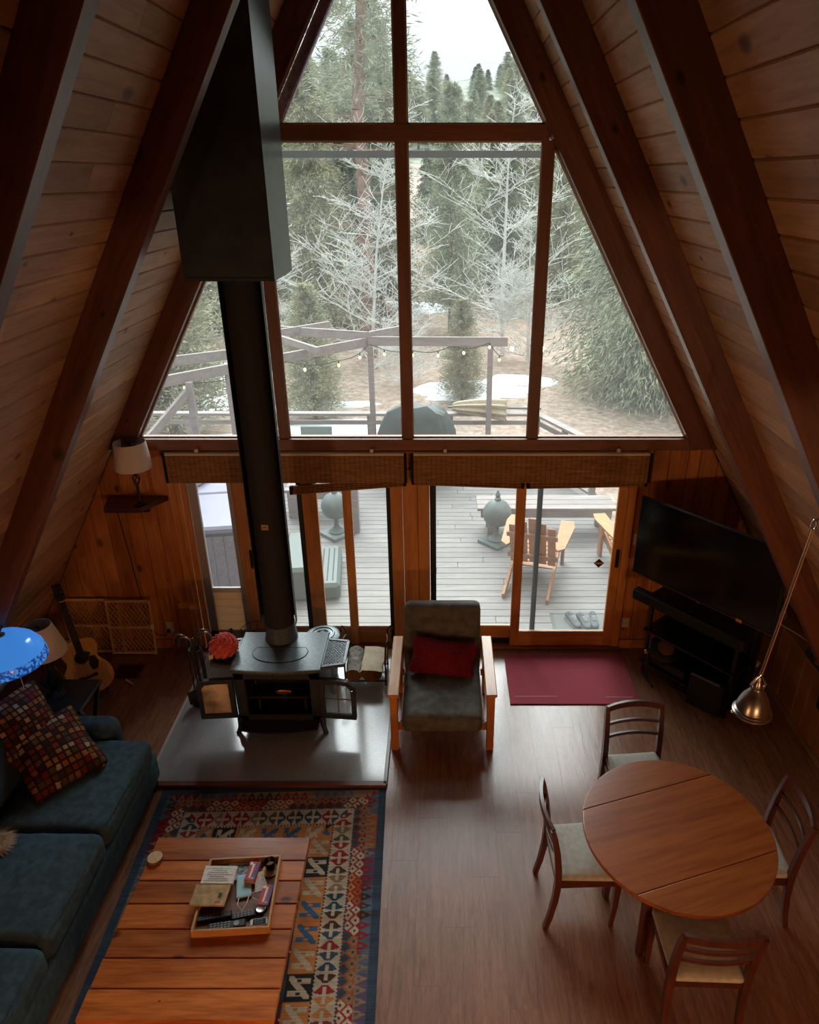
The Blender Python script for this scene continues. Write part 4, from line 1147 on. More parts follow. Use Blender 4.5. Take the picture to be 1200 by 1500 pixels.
for k in range(900):
    th = rf.uniform(-.9, 2.6); r0 = rf.uniform(0, .08)
    a = Vector((r0 * math.cos(th), r0 * 1.0 * math.sin(th), rf.uniform(0, .04)))
    dv = Vector((math.cos(th) * .06 + .03, math.sin(th) * .05, rf.uniform(-.02, .02)))
    b.add([a, a + Vector((.002, .004, 0)), a + dv + Vector((rf.uniform(-.01, .02), rf.uniform(-.02, .02), 0))], [(0, 1, 2)])
b.obj('fur', plain('blond_fur', hx('#cdb08c'), .9, noise=.3, nscale=60), ft_)

# ---------------------------------------------------------------- side table, lamps, guitar, gate
sd = T('side_table', 'dark folding side table behind the sofa arm', 'table', (-2.87, 4.63, 0))
M['greenblack'] = plain('dark_green_paint', hx('#2b322f'), .4)
B().box((0, 0, .555), (.54, .4, .03), None, .005).obj('top', M['greenblack'], sd)
for s in (-1, 1):
    for q_ in (-1, 1): B().bar((s * .24, q_ * .17, .54), (s * .24, -q_ * .17, 0), .03, .025).obj('leg', M['greenblack'], sd)
bl = T('table_lamp', 'table lamp with a wide beige linen shade next to the guitar', 'lamp', (-2.88, 4.63, .57))
B().lathe([(.075, 0), (.08, .012), (.04, .03), (.02, .05), (.035, .09), (.05, .14), (.03, .2), (.015, .25), (.012, .42)], n=20).obj('base', M['dark'], bl, 40)
for k in range(4):
    t = k * math.pi / 2
    B().tube([(.03 * math.cos(t), .03 * math.sin(t), .04), (.09 * math.cos(t + .4), .09 * math.sin(t + .4), .14), (.04 * math.cos(t + .8), .04 * math.sin(t + .8), .26)], .006, 6).obj('scroll', M['dark'], bl)
B().lathe([(.17, .42), (.171, .425), (.1, .675), (.097, .675), (.167, .426)], n=40, caps=False).obj('shade', M['beige'], bl, 40)
B().tube([(-.1, 0, .65), (0, 0, .65), (.1, 0, .65)], .003, 6).tube([(0, 0, .42), (0, 0, .67)], .006, 8).obj('spider', M['dark'], bl)
# blue glass lamp
fl2 = T('floor_lamp', 'floor lamp with a glowing blue glass dome shade and pull chain', 'lamp', (-3.1, 4.12, 0))
m_, nt, bs = new_mat('blue_glass_shade'); L = nt.links
tc2 = N(nt, 'ShaderNodeTexCoord'); sz_ = N(nt, 'ShaderNodeSeparateXYZ'); L.new(tc2.outputs['Object'], sz_.inputs[0])
no_ = N(nt, 'ShaderNodeTexNoise'); no_.inputs['Scale'].default_value = 45; L.new(tc2.outputs['Object'], no_.inputs['Vector'])
rp1 = ramp(nt, [(.45, hx('#123c86')), (.6, hx('#3f86d6'))]); L.new(no_.outputs['Fac'], rp1.inputs[0])
rp2 = ramp(nt, [(.0, (0, 0, 0, 1)), (.02, (1, 1, 1, 1))]); mr2 = N(nt, 'ShaderNodeMapRange', i_1=.075, i_2=.08); L.new(sz_.outputs['Z'], mr2.inputs[0])
mxx = N(nt, 'ShaderNodeMixRGB'); L.new(mr2.outputs[0], mxx.inputs[0]); L.new(rp1.outputs[0], mxx.inputs[1]); mxx.inputs[2].default_value = hx('#3b82d8')
L.new(mxx.outputs[0], bs.inputs['Base Color']); L.new(mxx.outputs[0], bs.inputs['Emission Color']); bs.inputs['Emission Strength'].default_value = .55
bs.inputs['Roughness'].default_value = .12
SHC = Vector((.25, .05, 1.25))
sh = B().lathe([(.262, 0), (.265, .004), (.262, .03), (.25, .085), (.215, .14), (.16, .185), (.09, .212), (.03, .222)], n=48, caps=False).obj('shade', m_, fl2, 60); sh.location = SHC
md = sh.modifiers.new('s', 'SOLIDIFY'); md.thickness = .006
B().lathe([(.035, .215), (.035, .23), (.012, .24), (.01, .26)], SHC, 16).obj('cap', M['steel'], fl2)
B().lathe([(.13, 0), (.13, .015), (.03, .03), (.015, .05)], n=24).obj('base', M['dark'], fl2)
B().tube([(0, 0, .03), (0, 0, 1.3), (.02, 0, 1.45), (.09, .01, 1.55), (.2, .03, 1.575), (.29, .048, 1.55), SHC + Vector((0, 0, .25))], .011, 8).obj('pole', M['dark'], fl2, True)
B().tube([SHC + Vector((.1, -.06, -.02)), SHC + Vector((.1, -.06, -.30))], .0025, 6).obj('pull_chain', M['trimlight'], fl2)
B().lathe([(.004, -.06), (.008, -.05), (.005, -.02), (.011, -.012), (.004, 0)], SHC + Vector((.1, -.06, -.30)), 12).obj('pull_knob', M['trimlight'], fl2, True)
B().ball(SHC + Vector((0, 0, .1)), .035, 12, 8).obj('bulb', plain('lit_bulb', hx('#fff2dd'), .5, emit=(1, .85, .65, 1), estr=6), fl2, True)

# shelf and shelf lamp
sf = T('corner_shelf', 'dark wooden wall shelf left of the doors', 'shelf', (-2.57, 6.07, 1.66))
B().prism([(-.27, 0), (.28, 0), (.12, -.28), (-.2, -.28)], 0, .045, 'XY').obj('board', M['mahog'], sf)
B().box((-.05, -.03, -.05), (.3, .04, .1)).obj('bracket', M['mahog'], sf)
lp = T('table_lamp', 'iron lamp with a white drum shade standing on the wall shelf', 'lamp', (-2.46, 5.87, 1.705))
B().lathe([(.055, 0), (.06, .008), (.03, .02), (.012, .04), (.01, .12)], n=20).obj('base', M['dark'], lp, 40)
B().tube([(0, 0, .1), (0, 0, .2)], .01, 8).tube([(0, 0, .28), (0, 0, .62)], .007, 8).obj('stem', M['dark'], lp)
for k in range(4):
    B().tube([(.032 * math.sin(math.pi * t) * math.cos(k * math.pi / 2 + t * 3), .032 * math.sin(math.pi * t) * math.sin(k * math.pi / 2 + t * 3), .19 + .12 * t) for t in [j / 8 for j in range(9)]], .005, 6).obj('twist_wire', M['dark'], lp)
B().lathe([(.157, .36), (.158, .365), (.135, .60), (.132, .60), (.154, .366)], n=40, caps=False).obj('shade', M['linen'], lp, 40)
for k in range(3):
    t = k * 2.1; B().tube([(0, 0, .585), (.134 * math.cos(t), .134 * math.sin(t), .585)], .003, 6).obj('spider_arm', M['steel'], lp)
B().lathe([(.014, .585), (.016, .6), (.01, .615), (.012, .63), (0, .64)], n=14).obj('finial', M['dark'], lp, True)

# guitar
gA = Vector((-2.95, 5.25, .075)); gT = Vector((-3.29, 5.66, .9))
az = (gT - gA).normalized(); nn_ = Vector((.47, -.62, .6)); nn_ = (nn_ - az * nn_.dot(az)).normalized(); axx = az.cross(nn_) * -1
axx = (-nn_).cross(az) * -1
gu = T('acoustic_guitar', 'blond acoustic guitar leaning on a stand in the corner', 'guitar')
yv_ = -nn_; xv_ = yv_.cross(az)
Mg = Matrix((xv_, yv_, az)).transposed().to_4x4(); Mg = Mg @ Matrix.Scale(1.1, 4, (1, 0, 0)) @ Matrix.Scale(1.04, 4, (0, 0, 1)); Mg.translation = gA; gu.matrix_world = Mg
def gout(s=1.0):
    P = [(0, 0), (.09, .006), (.15, .035), (.188, .09), (.195, .15), (.18, .21), (.145, .265), (.122, .305), (.124, .34), (.138, .38), (.142, .42), (.128, .46), (.095, .485), (.05, .495), (0, .497)]
    import itertools
    # smooth with Catmull-Rom
    full = P + [(-x, z) for x, z in P[-2:0:-1]]
    out = []; n = len(full)
    for i in range(n):
        p0, p1, p2, p3 = (full[(i + k) % n] for k in (-1, 0, 1, 2))
        for t in (0, .33, .66):
            out.append(tuple(.5 * (2 * p1[k] + (p2[k] - p0[k]) * t + (2 * p0[k] - 5 * p1[k] + 4 * p2[k] - p3[k]) * t * t + (3 * p1[k] - p0[k] - 3 * p2[k] + p3[k]) * t ** 3) * s for k in (0, 1)))
    return out
B().prism(gout(), .006, .1).obj('body', plain('guitar_sides', hx('#4a2412'), .3, coat=.3), gu, 50)
B().prism(gout(), -.002, .0055).obj('top', M['guitar'], gu)
B().lathe([(.053, -.0035), (.053, -.0025), (0, -.0025)], (0, 0, .335), 32, (0, 1, 0)).obj('sound_hole', M['dark'], gu)
B().tube([(.057 * math.cos(t), -.003, .335 + .057 * math.sin(t)) for t in [2 * math.pi * k / 32 for k in range(32)]], .0035, 5, closed=True).obj('rosette', plain('rosette', hx('#8a5a2c'), .4), gu)
B().prism([(.05, .33), (.1, .315), (.115, .26), (.09, .2), (.05, .2), (.035, .26), (.042, .285)], -.005, -.002).obj('pickguard', M['dark'], gu)
B().box((0, -.007, .155), (.15, .012, .03), None, .004).obj('bridge', M['dark'], gu); B().box((0, -.014, .162), (.075, .004, .004)).obj('saddle', M['cream'], gu)
B().prism([(-.028, .46), (.028, .46), (.022, .86), (-.022, .86)], -.008, .022).obj('neck', M['mahog'], gu); B().prism([(-.028, .345), (.028, .345), (.022, .86), (-.022, .86)], -.013, -.0085).obj('fretboard', M['dark'], gu)
for k in range(15): B().box((0, -.0138, .86 - .455 * (1 - 2 ** (-(k + 1) / 12)) * 1.35), (.05, .002, .002)).obj('fret', M['steel'], gu)
B().box((0, -.013, .862), (.045, .01, .006)).obj('nut', M['cream'], gu)
B().prism([(-.024, .865), (.024, .865), (.036, .91), (.034, 1.03), (-.034, 1.03), (-.036, .91)], .0, .016).obj('headstock', M['dark'], gu)
for s in (-1, 1):
    for k in range(3):
        B().tube([(s * .02, -.012, .905 + k * .043), (s * .02, 0, .905 + k * .043)], .005, 8).tube([(s * .036, .01, .905 + k * .043), (s * .05, .01, .905 + k * .043)], .004, 6).ball((s * .055, .01, .905 + k * .043), .009, 8, 6).obj('tuner', M['steel'], gu, True)
for k in range(6): B().tube([(-.02 + .008 * k, -.016, .16), (-.017 + .0068 * k, -.015, .86), (-.017 + .0068 * k, -.013, .93)], .0008, 4).obj('string', M['steel'], gu)
gs = T('guitar_stand', 'black tube guitar stand under the guitar', 'stand', (-3.02, 5.38, 0))
for pts in ([(0, .12, .4), (-.2, .1, .01), (-.21, .0, .01)], [(0, .12, .4), (.22, .16, .01), (.3, .1, .012)], [(0, .05, .4), (-.04, .28, .01)], [(-.1, .1, .12), (-.1, -.12, .05), (-.1, -.14, .06)], [(.1, .12, .12), (.16, -.08, .05), (.18, -.1, .06)]):
    B().tube(pts, .009, 8).obj('tube', M['dark'], gs)
B().tube([(.24, .14, .012), (.33, .08, .012)], .0105, 8).obj('foot', M['cream'], gs)

# lattice gate
gt = T('lattice_gate', 'pale wooden lattice baby gate leaning on the pine wall', 'gate', (-3.06, 5.94, 0))
gt.rotation_euler = (R(-7), 0, 0)
def gpanel(x0, x1, y, z0, z1):
    for a, c in (((x0, y, z0), (x1, y, z0)), ((x0, y, z1), (x1, y, z1)), ((x0, y, (z0 + z1) / 2), (x1, y, (z0 + z1) / 2))): B().bar(a, c, .014, .024).obj('rail', M['lattice'], gt)
    for xx in (x0, x1): B().bar((xx, y - .004, z0 - .012), (xx, y - .004, z1 + .012), .014, .028).obj('stile', M['lattice'], gt)
    H_ = z1 - z0
    for dr in (1, -1):
        k = x0 - H_ * .62
        while k < x1:
            # line x = k + .62*(z-z0) (dr=1) mirrored for dr=-1
            za = max(0, (x0 - k) / .62); zb = min(H_, (x1 - k) / .62)
            if zb - za > .03:
                pa = (k + .62 * za, za); pb = (k + .62 * zb, zb)
                if dr < 0: pa = (x0 + x1 - pa[0], pa[1]); pb = (x0 + x1 - pb[0], pb[1])
                B().bar((pa[0], y + .008 + .003 * dr, z0 + pa[1]), (pb[0], y + .008 + .003 * dr, z0 + pb[1]), .003, .0085, (0, 1, 0)).obj('lattice_strip', M['lattice'], gt)
            k += .042
gpanel(-.0, .43, -.012, .03, .6); gpanel(-.43, .1, .022, .03, .6)
B().box((.43, -.03, .33), (.035, .02, .05), None, .004).obj('latch', M['white'], gt)

# ---------------------------------------------------------------- bamboo blinds
def blind(label, x0, x1, folds):
    b_ = T('bamboo_blind', label, 'blind', ((x0 + x1) / 2, 6.0, 1.84))
    w = x1 - x0; b_.location.z = 1.87
    B().box((0, .0, .275), (w, .05, .022), None, .003).obj('headrail', plain('cream_headrail', hx('#e0c9a4'), .5) if 'cream_headrail' not in bpy.data.materials else bpy.data.materials['cream_headrail'], b_)
    B().box((0, -.02, .135), (w, .014, .265), None, .003).obj('valance', M['bamboo'], b_)
    for s in (-1, 1): B().box((s * (w / 2 - .006), -.02, .145), (.026, .02, .287), None, .003).obj('edge_tape', M['tape'], b_)
    for fx0, fx1, za, zb in folds:      # rolled folds: two ends at different heights
        for k in range(4):
            B().bar((fx0 - (x0 + x1) / 2, .0 + .008 * k, za - 1.84 + .018 * k), (fx1 - (x0 + x1) / 2, .0 + .008 * k, zb - 1.84 + .018 * k), .03, .022, bev=.005).obj('fold', M['bamboo'], b_)
        for s, q_ in ((fx0, za), (fx1, zb)): B().box((s - (x0 + x1) / 2, .005, q_ - 1.84 + .03), (.03, .04, .08), None, .003).obj('edge_tape', M['tape'], b_)
    for xx in (-w * .36, w * .36): B().box((xx, -.01, .31), (.03, .03, .03), None, .003).obj('bracket', M['white'], b_)
    return b_
blind('bamboo blind rolled up above the left doors with a sagging fold', -2.235, -.062, [(-1.12, -.08, 1.73, 1.815)])
blind('bamboo blind rolled up above the right doors', -.012, 2.14, [(-.0, 1.0, 1.83, 1.79), (1.05, 2.12, 1.79, 1.81)])

# ---------------------------------------------------------------- television corner
tv = T('television', 'large flat black television angled across the corner', 'television', (2.47, 5.27, 0), 0)
ang = math.atan2(4.74 - 5.79, 2.91 - 2.04)
tv.rotation_euler = (0, 0, ang)
tw = math.hypot(4.74 - 5.79, 2.91 - 2.04)
B().box((0, .02, 1.44), (tw, .035, .77), None, .006).obj('panel', M['dark'], tv)
B().box((0, .0, 1.445), (tw - .03, .004, .735)).obj('screen', M['screen'], tv)
B().box((0, -.002, 1.068), (tw, .012, .014)).obj('bottom_bezel', plain('brown_bezel', hx('#3a2018'), .35), tv)
B().box((.02, -.01, 1.062), (.03, .006, .012)).obj('logo', M['steel'], tv)
B().box((.4, -.012, 1.07), (.05, .004, .03)).obj('energy_label', plain('orange_label', hx('#b8762c'), .6), tv)
B().box((0, .09, 1.4), (.3, .12, .3)).obj('wall_mount', M['dark'], tv)
sb = T('soundbar', 'long black soundbar under the television', 'speaker', (2.48, 5.25, .86), math.degrees(ang))
B().box((-.05, -.06, .05), (1.1, .09, .1), None, .01).obj('cabinet', M['dark'], sb); B().box((-.05, -.106, .05), (1.06, .004, .085)).obj('grille', plain('speaker_cloth', hx('#0c0c0d'), .95), sb)
ms = T('media_stand', 'black corner media stand below the soundbar', 'stand', (2.6, 5.4, 0), math.degrees(ang))
for z in (.12, .48, .85): B().box((-.02, .05, z), (.95, .38, .02), None, .004).obj('shelf', M['dark'], ms)
for s in (-.45, .42):
    for q_ in (-.1, .2): B().bar((s, q_, 0), (s, q_, .86), .03, .03).obj('post', M['dark'], ms)
B().box((-.02, .24, .45), (.95, .02, .8)).obj('back_panel', M['dark'], ms)
for i, (s, w_) in enumerate(((-.2, .35), (.22, .3))):
    B().box((s, .05, .17), (w_, .28, .08), None, .005).obj('component', plain('media_box', hx('#1d1a18'), .5) if i == 0 else bpy.data.materials['media_box'], ms)
sw = T('subwoofer', 'black box speaker with a grey strip on the floor', 'speaker', (2.72, 5.2, 0), math.degrees(ang) + 6)
B().box((0, 0, .17), (.32, .3, .33), None, .01).obj('cabinet', M['dark'], sw)
B().box((-.02, -.135, .337), (.26, .03, .008), None, .002).obj('grey_strip', plain('grey_strip', hx('#6c7174'), .4), sw)
for s in (-1, 1):
    for q_ in (-1, 1): B().lathe([(.015, 0), (.015, .006)], (s * .12, q_ * .12, 0), 10).obj('foot', M['dark'], sw)
fn = T('floor_fan', 'black tilting floor fan with a round brown cap next to the media stand', 'fan', (2.36, 5.56, 0), 8)
B().tube([(-.12, -.12, .012), (-.13, .1, .012)], .014, 8).obj('foot', M['dark'], fn); B().tube([(.16, -.1, .012), (.15, .14, .012)], .014, 8).obj('foot', M['dark'], fn)
B().tube([(-.125, 0, .012), (-.15, 0, .15), (-.15, 0, .36)], .012, 8).obj('bracket', M['dark'], fn); B().tube([(.155, 0, .012), (.16, 0, .15), (.16, 0, .36)], .012, 8).obj('bracket', M['dark'], fn)
for s in (-1, 1): B().lathe([(.02, -.02), (.024, 0), (.02, .02)], (s * .165, 0, .33), 14, (1, 0, 0)).obj('knob', M['steel'] if s < 0 else M['dark'], fn, True)
fa = Vector((.0, -.55, .8)).normalized()
B().lathe([(.06, -.09), (.13, -.06), (.145, 0), (.14, .05), (.1, .07), (.075, .075)], (0, 0, .33), 28, fa).obj('drum', M['dark'], fn, 40)
B().lathe([(.078, .072), (.076, .085), (.0, .088)], (0, 0, .33), 28, fa).obj('motor_cap', plain('brown_cap', hx('#6a4e3c'), .5, noise=.1), fn)
B().tube([(.05, -.1, .006), (.1, -.2, .006), (.22, -.3, .006), (.33, -.36, .006), (.42, -.34, .006)], .005, 6).obj('cord', M['dark'], fn)
rt = T('router', 'black router box standing on the knee wall ledge', 'router', (3.42, 4.86, .73), 12)
B().box((0, 0, .035), (.16, .2, .07), (0, R(10), 0), .006).obj('case', M['dark'], rt); B().box((-.083, -.05, .03), (.003, .03, .01)).obj('light_label', M['btn'], rt)
cb = T('cable_bundle', 'pale loose cables lying over the knee wall ledge', 'cable', (3.38, 5.15, .735))
M['cable'] = plain('pale_cable', hx('#b39a7c'), .6)
for pts in ([(.1, -.15, .01), (.0, .05, .03), (-.1, .2, .04), (-.2, .26, .0), (-.28, .2, -.12), (-.3, .12, -.24)], [(.0, .3, .01), (.03, .36, .05), (-.03, .36, .05), (-.06, .28, .02)], [(-.12, .22, .04), (-.24, .3, -.05), (-.34, .2, -.16), (-.31, .12, -.26)]):
    B().tube(pts, .006, 6).obj('cable', M['cable'], cb)
B().ball((.02, .38, .02), (.05, .04, .018), 12, 8).obj('adapter', plain('brown_adapter', hx('#6a4a36'), .6), cb, True)
ps = T('power_strip', 'tan power strip hanging from the cables in front of the knee wall', 'power strip', (3.07, 5.27, .44), 40)
B().box((0, 0, 0), (.05, .14, .04), (R(20), 0, 0), .005).obj('case', M['cable'], ps)
wp = T('wall_plug', 'black plug and adapter on the knee wall below the ledge', 'plug', (3.352, 4.57, .53))
B().box((-.015, 0, 0), (.03, .08, .13), None, .006).obj('adapter', M['dark'], wp); B().tube([(-.03, 0, .06), (-.05, .0, .16), (-.02, -.0, .21), (.06, .03, .215)], .005, 6).obj('cord', M['cable'], wp)
B().lathe([(.012, -.035), (.012, -.03), (0, -.03)], (0, 0, 0), 10, (1, 0, 0)).obj('socket_face', M['btn2'], wp)
# ---------------------------------------------------------------- outside: deck
DZ = -.12
dk = tag(B().box((-1.5, 8.85, -.35), (8.4, 5.4, .4)).obj('deck', plain('deck_frame', hx('#4c4744'), .9)), 'weathered grey timber deck outside the glass doors', kind='structure')
y = 6.27; k = 0; rd = random.Random(11)
bw = .138
dmesh = {}
while y < 11.5:
    cuts = [-5.6] + sorted([rd.uniform(-3.2, -1.4), rd.uniform(.1, 1.6)]) + [2.65]
    for a, b_ in zip(cuts[:-1], cuts[1:]):
        L_ = round(b_ - a, 4)
        if L_ not in dmesh:
            q = B().box((0, 0, -.015), (L_ - .004, bw - .007, .03), None, .003); dmesh[L_] = make_mesh('deck_board', q.v, q.f, M['deck'])
        link_mesh('deck_board', dmesh[L_], dk, ((a + b_) / 2, y + bw / 2, DZ))
    y += bw; k += 1
def timber(name, label, cat, p0, p1, w, h, group=None, mat=None):
    p0 = Vector(p0); p1 = Vector(p1); c = (p0 + p1) / 2; q = B().bar(p0 - c, p1 - c, w, h, bev=.004)
    o = q.obj(name, mat or M['greywood'], None, loc=c); return tag(o, label, cat, group)
# railing
rl = T('deck_railing', 'grey timber railing around the far edge of the deck', 'railing', (0, 11.5, DZ))
rails = [((-5.5, 0), (1.85, -.05)), ((1.85, -.05), (2.6, -1.6))]
for (a, b_) in rails:
    B().bar((a[0], a[1], .93), (b_[0], b_[1], .93), .14, .04).obj('top_rail', M['greywood'], rl)
    for z in (.78, .52, .3, .1): B().bar((a[0], a[1], z), (b_[0], b_[1], z), .035, .07 if z > .6 else .035).obj('rail', M['greywood'], rl)
for px, py in ((-5.4, 0), (-4, 0), (-2.6, 0), (-.95, 0), (.4, 0), (1.85, -.05), (2.2, -.8), (2.55, -1.5)):
    B().box((px, py, .45), (.09, .09, .9)).obj('post', M['greywood'], rl)
# pergola
pg = T('pergola', 'open grey timber pergola of crossing beams over the deck', 'pergola', (0, 10, DZ))
def PB(nm, x0, y0, x1, y1, z=2.19, h=.14, w=.05): B().bar((x0, y0 - 10, z), (x1, y1 - 10, z), w, h, bev=.004).obj(nm, M['greywood'], pg)
PB('beam', 1.28, 11.15, -.9, 11.2); PB('beam', -3.5, 8.6, -.4, 11.75, 2.17); PB('beam', -.85, 11.2, -2.45, 11.72, 2.26); PB('rafter', -2.3, 11.1, -1.5, 10.15, 2.27, .1)
PB('beam', -3.8, 9.6, -2.7, 10.3, 2.2); PB('rafter', -1.6, 12.0, -2.6, 11.0, 2.3, .1); PB('beam', -.9, 11.2, -.35, 11.78, 2.26)
for px, py in ((-.86, 11.15), (1.02, 11.2), (-3.0, 9.02), (-2.62, 9.5), (-2.4, 11.65)):
    B().box((px, py - 10, 1.06), (.085, .085, 2.12), None, .004).obj('post', M['greywood'], pg)
B().bar((-3.4, 8.4 - 10, 1.55), (-3.02, 9.0 - 10, 2.0), .05, .1).obj('brace', M['greywood'], pg)
B().bar((-3.0, 8.2 - 10, .95), (-2.5, 9.6 - 10, .95), .1, .05).obj('hand_rail', M['greywood'], pg)
# string lights
sl = T('string_lights', 'string of small warm bulbs hung along the pergola beams', 'string lights', (0, 11, 1.8))
M['cord'] = plain('black_wire', hx('#20211f'), .7); M['glow'] = plain('warm_bulb', hx('#ffd9a0'), .3, emit=(1, .62, .3, 1), estr=1.6)
ptsS = [(-3.3, -2.2, .3), (-2.6, -1.5, .12), (-1.95, -.95, .22), (-1.3, -.3, .08), (-.86, .1, .24), (-.2, .2, .12), (.4, .15, .2), (1.0, .12, .26), (1.25, .3, .0)]
dense = []
for i in range(len(ptsS) - 1):
    a, b_ = Vector(ptsS[i]), Vector(ptsS[i + 1])
    for k in range(6):
        t = k / 6; p = a.lerp(b_, t); p.z -= .06 * math.sin(math.pi * t); dense.append(p)
B().tube(dense, .006, 5).obj('wire', M['cord'], sl)
for i in range(2, len(dense), 4):
    p = dense[i]
    o = B().tube([p, p - Vector((0, 0, .05))], .01, 6).obj('bulb_socket', M['cord'], sl)
    B().ball(p - Vector((0, 0, .07)), (.022, .022, .03), 10, 8).obj('bulb', M['glow'], o, True)
# grill under a cover
gc = T('covered_grill', 'barbecue grill under a dark green cover at the deck edge', 'grill', (-.15, 10.95, DZ))
V = []; nU, nV = 48, 14
for j in range(nV + 1):
    t = j / nV
    for i in range(nU):
        th = 2 * math.pi * i / nU
        cx_, cy_ = math.cos(th), math.sin(th)
        e = .55
        sxq = math.copysign(abs(cx_) ** e, cx_); syq = math.copysign(abs(cy_) ** e, cy_)
        z = 1.22 * (1 - t) if t < .999 else 0
        prof = min(1, .60 + .4 * (t / .35) ** .7) if t < .35 else 1.0
        if j == 0: prof = .42
        fold = 1 + .03 * math.sin(th * 9 + t * 4) * t + .02 * math.sin(th * 23)
        V.append((.63 * prof * sxq * fold, .3 * prof * syq * fold, z + .03 * math.sin(th * 4) * (1 - t)))
F = [(j * nU + i, j * nU + (i + 1) % nU, (j + 1) * nU + (i + 1) % nU, (j + 1) * nU + i) for j in range(nV) for i in range(nU)]
F.append(tuple(range(nU))[::-1])
link_mesh('cover', make_mesh('cover', V, F, plain('dark_green_cover', hx('#38423f'), .6, noise=.2, nscale=10, bump=.1), 35), gc)
# folded patio umbrella
pu = T('patio_umbrella', 'folded beige patio umbrella lying on the deck railing', 'umbrella', (.85, 11.42, .87))
V = []; nU, nV = 60, 12
for j in range(nV + 1):
    t = j / nV; x = -.42 + .88 * t; r0 = .06 + .13 * t ** .6
    for i in range(nU):
        th = 2 * math.pi * i / nU; r_ = r0 * (1 + .22 * math.sin(th * 8 + t))
        V.append((x + .03 * math.sin(th * 8) * t, r_ * math.cos(th), .07 + r_ * .85 * math.sin(th) - .06 * t * t))
F = [(j * nU + i, j * nU + (i + 1) % nU, (j + 1) * nU + (i + 1) % nU, (j + 1) * nU + i) for j in range(nV) for i in range(nU)] + [tuple(range(nU)), tuple(nV * nU + i for i in range(nU))]
link_mesh('canopy', make_mesh('canopy', V, F, plain('beige_canvas', hx('#b3a48c'), .85, noise=.08, nscale=20), True), pu)
B().tube([(-.5, 0, .07), (1.05, -.02, .05)], .02, 8).obj('pole', plain('green_metal_pole', hx('#5c6a68'), .5), pu)
# mesh patio chair seen above the sill
mc = T('patio_chair', 'green mesh patio chair in front of the far railing', 'chair', (-1.75, 10.6, DZ), 180)
B().box((0, -.25, .68), (.5, .02, .45), (R(10), 0, 0), .01).obj('backrest', plain('green_mesh', hx('#6d7d77'), .7), mc); B().box((0, 0, .42), (.5, .48, .02), None, .008).obj('seat', bpy.data.materials['green_mesh'], mc)
for s in (-1, 1):
    for q_ in (-1, 1): B().bar((s * .24, q_ * .22, 0), (s * .24, q_ * .22, .45), .025, .025).obj('leg', M['cord'], mc)
# benches
def bench(label, x0, x1, y0, y1, zt_, legs):
    b_ = T('deck_bench', label, 'bench', ((x0 + x1) / 2, (y0 + y1) / 2, DZ))
    w = x1 - x0; d = y1 - y0
    for k in range(3): B().box((0, -d / 2 + d * (k + .5) / 3, zt_ - .02), (w, d / 3 - .01, .04), None, .004).obj('seat_board', M['greywood'], b_)
    for yy in (-d / 2 + .03, d / 2 - .03): B().box((0, yy, zt_ - .09), (w - .1, .04, .1)).obj('apron', M['greywood'], b_)
    for lx in legs:
        for yy in (-d / 2 + .06, d / 2 - .06): B().box((lx - (x0 + x1) / 2, yy, (zt_ - .04) / 2), (.13, .09, zt_ - .04), None, .004).obj('leg', M['greywood'], b_)
    return b_
bench('long grey bench behind the urn and the cedar chair', .74, 2.62, 8.74, 9.2, .45, (.95, 2.5))
bench('grey bench beyond the hot tub steps', -2.0, -1.0, 9.35, 9.8, .45, (-1.9, -1.1))
timber('deck_post', 'short square grey post standing on the deck before the hot tub', 'post', (-.94, 8.96, DZ), (-.94, 8.96, .95), .1, .1)
# urns
def urn(label, x, y):
    u = T('garden_urn', label, 'urn', (x, y, DZ), 45); u.scale = (1.4, 1.4, 1.55)
    B().box((0, 0, .015), (.26, .26, .03), None, .004).obj('plinth', M['urn'], u)
    B().lathe([(.075, .03), (.08, .04), (.05, .06), (.024, .09), (.022, .15), (.045, .17), (.1, .195), (.128, .23), (.135, .27)], n=28).obj('bowl', M['urn'], u, 40)
    B().lathe([(.138, .27), (.14, .285), (.128, .33), (.095, .375), (.045, .405), (.03, .41), (.032, .425), (.018, .435), (.026, .455), (.016, .475), (.006, .5)], n=28).obj('lid', M['urn'], u, 40)
M['urn'] = plain('green_grey_cast_metal', hx('#5e6866'), .5, .0, noise=.15, nscale=12)
urn('lidded grey metal urn in front of the long bench', 1.0, 8.62)
urn('lidded grey metal urn behind the hot tub steps', -1.2, 8.86)
# hot tub and steps
ht = T('hot_tub', 'square hot tub with a lavender cover and dark slatted sides', 'hot tub', (-3.25, 8.15, DZ), 8)
M['tubcover'] = plain('lavender_vinyl', hx('#76748a'), .5, noise=.04, nscale=6); M['tubslat'] = plain('purple_grey_slat', hx('#6d6878'), .6, noise=.15, nscale=30)
B().box((0, 0, .4), (1.94, 1.94, .78)).obj('shell', M['dark'], ht)
for k in range(16):
    for s, ax in ((-1, 0), (1, 0), (1, 1)):
        c = -.93 + k * .124
        (B().box((c, s * .985, .39), (.118, .03, .76), None, .004) if ax == 0 else B().box((s * .985, c, .39), (.03, .118, .76), None, .004)).obj('side_slat', M['tubslat'], ht)
for s in (-1, 1): B().box((0, s * .505, .85), (2.06, 1.0, .1), None, .03).obj('cover_half', M['tubcover'], ht)
hs_ = T('hot_tub_steps', 'grey green plastic two-tread hot tub steps on the deck', 'steps', (-1.28, 7.62, DZ), 6)
M['step'] = plain('grey_green_plastic', hx('#525c58'), .55)
B().box((.12, 0, .11), (.36, 1.0, .22), None, .04).obj('lower_tread', M['step'], hs_); B().box((-.2, 0, .22), (.34, .98, .44), None, .04).obj('upper_tread', M['step'], hs_)
for k in range(4): B().box((.02 + k * .065, -.0, .2215), (.014, .8, .006)).obj('groove', M['cord'], hs_)
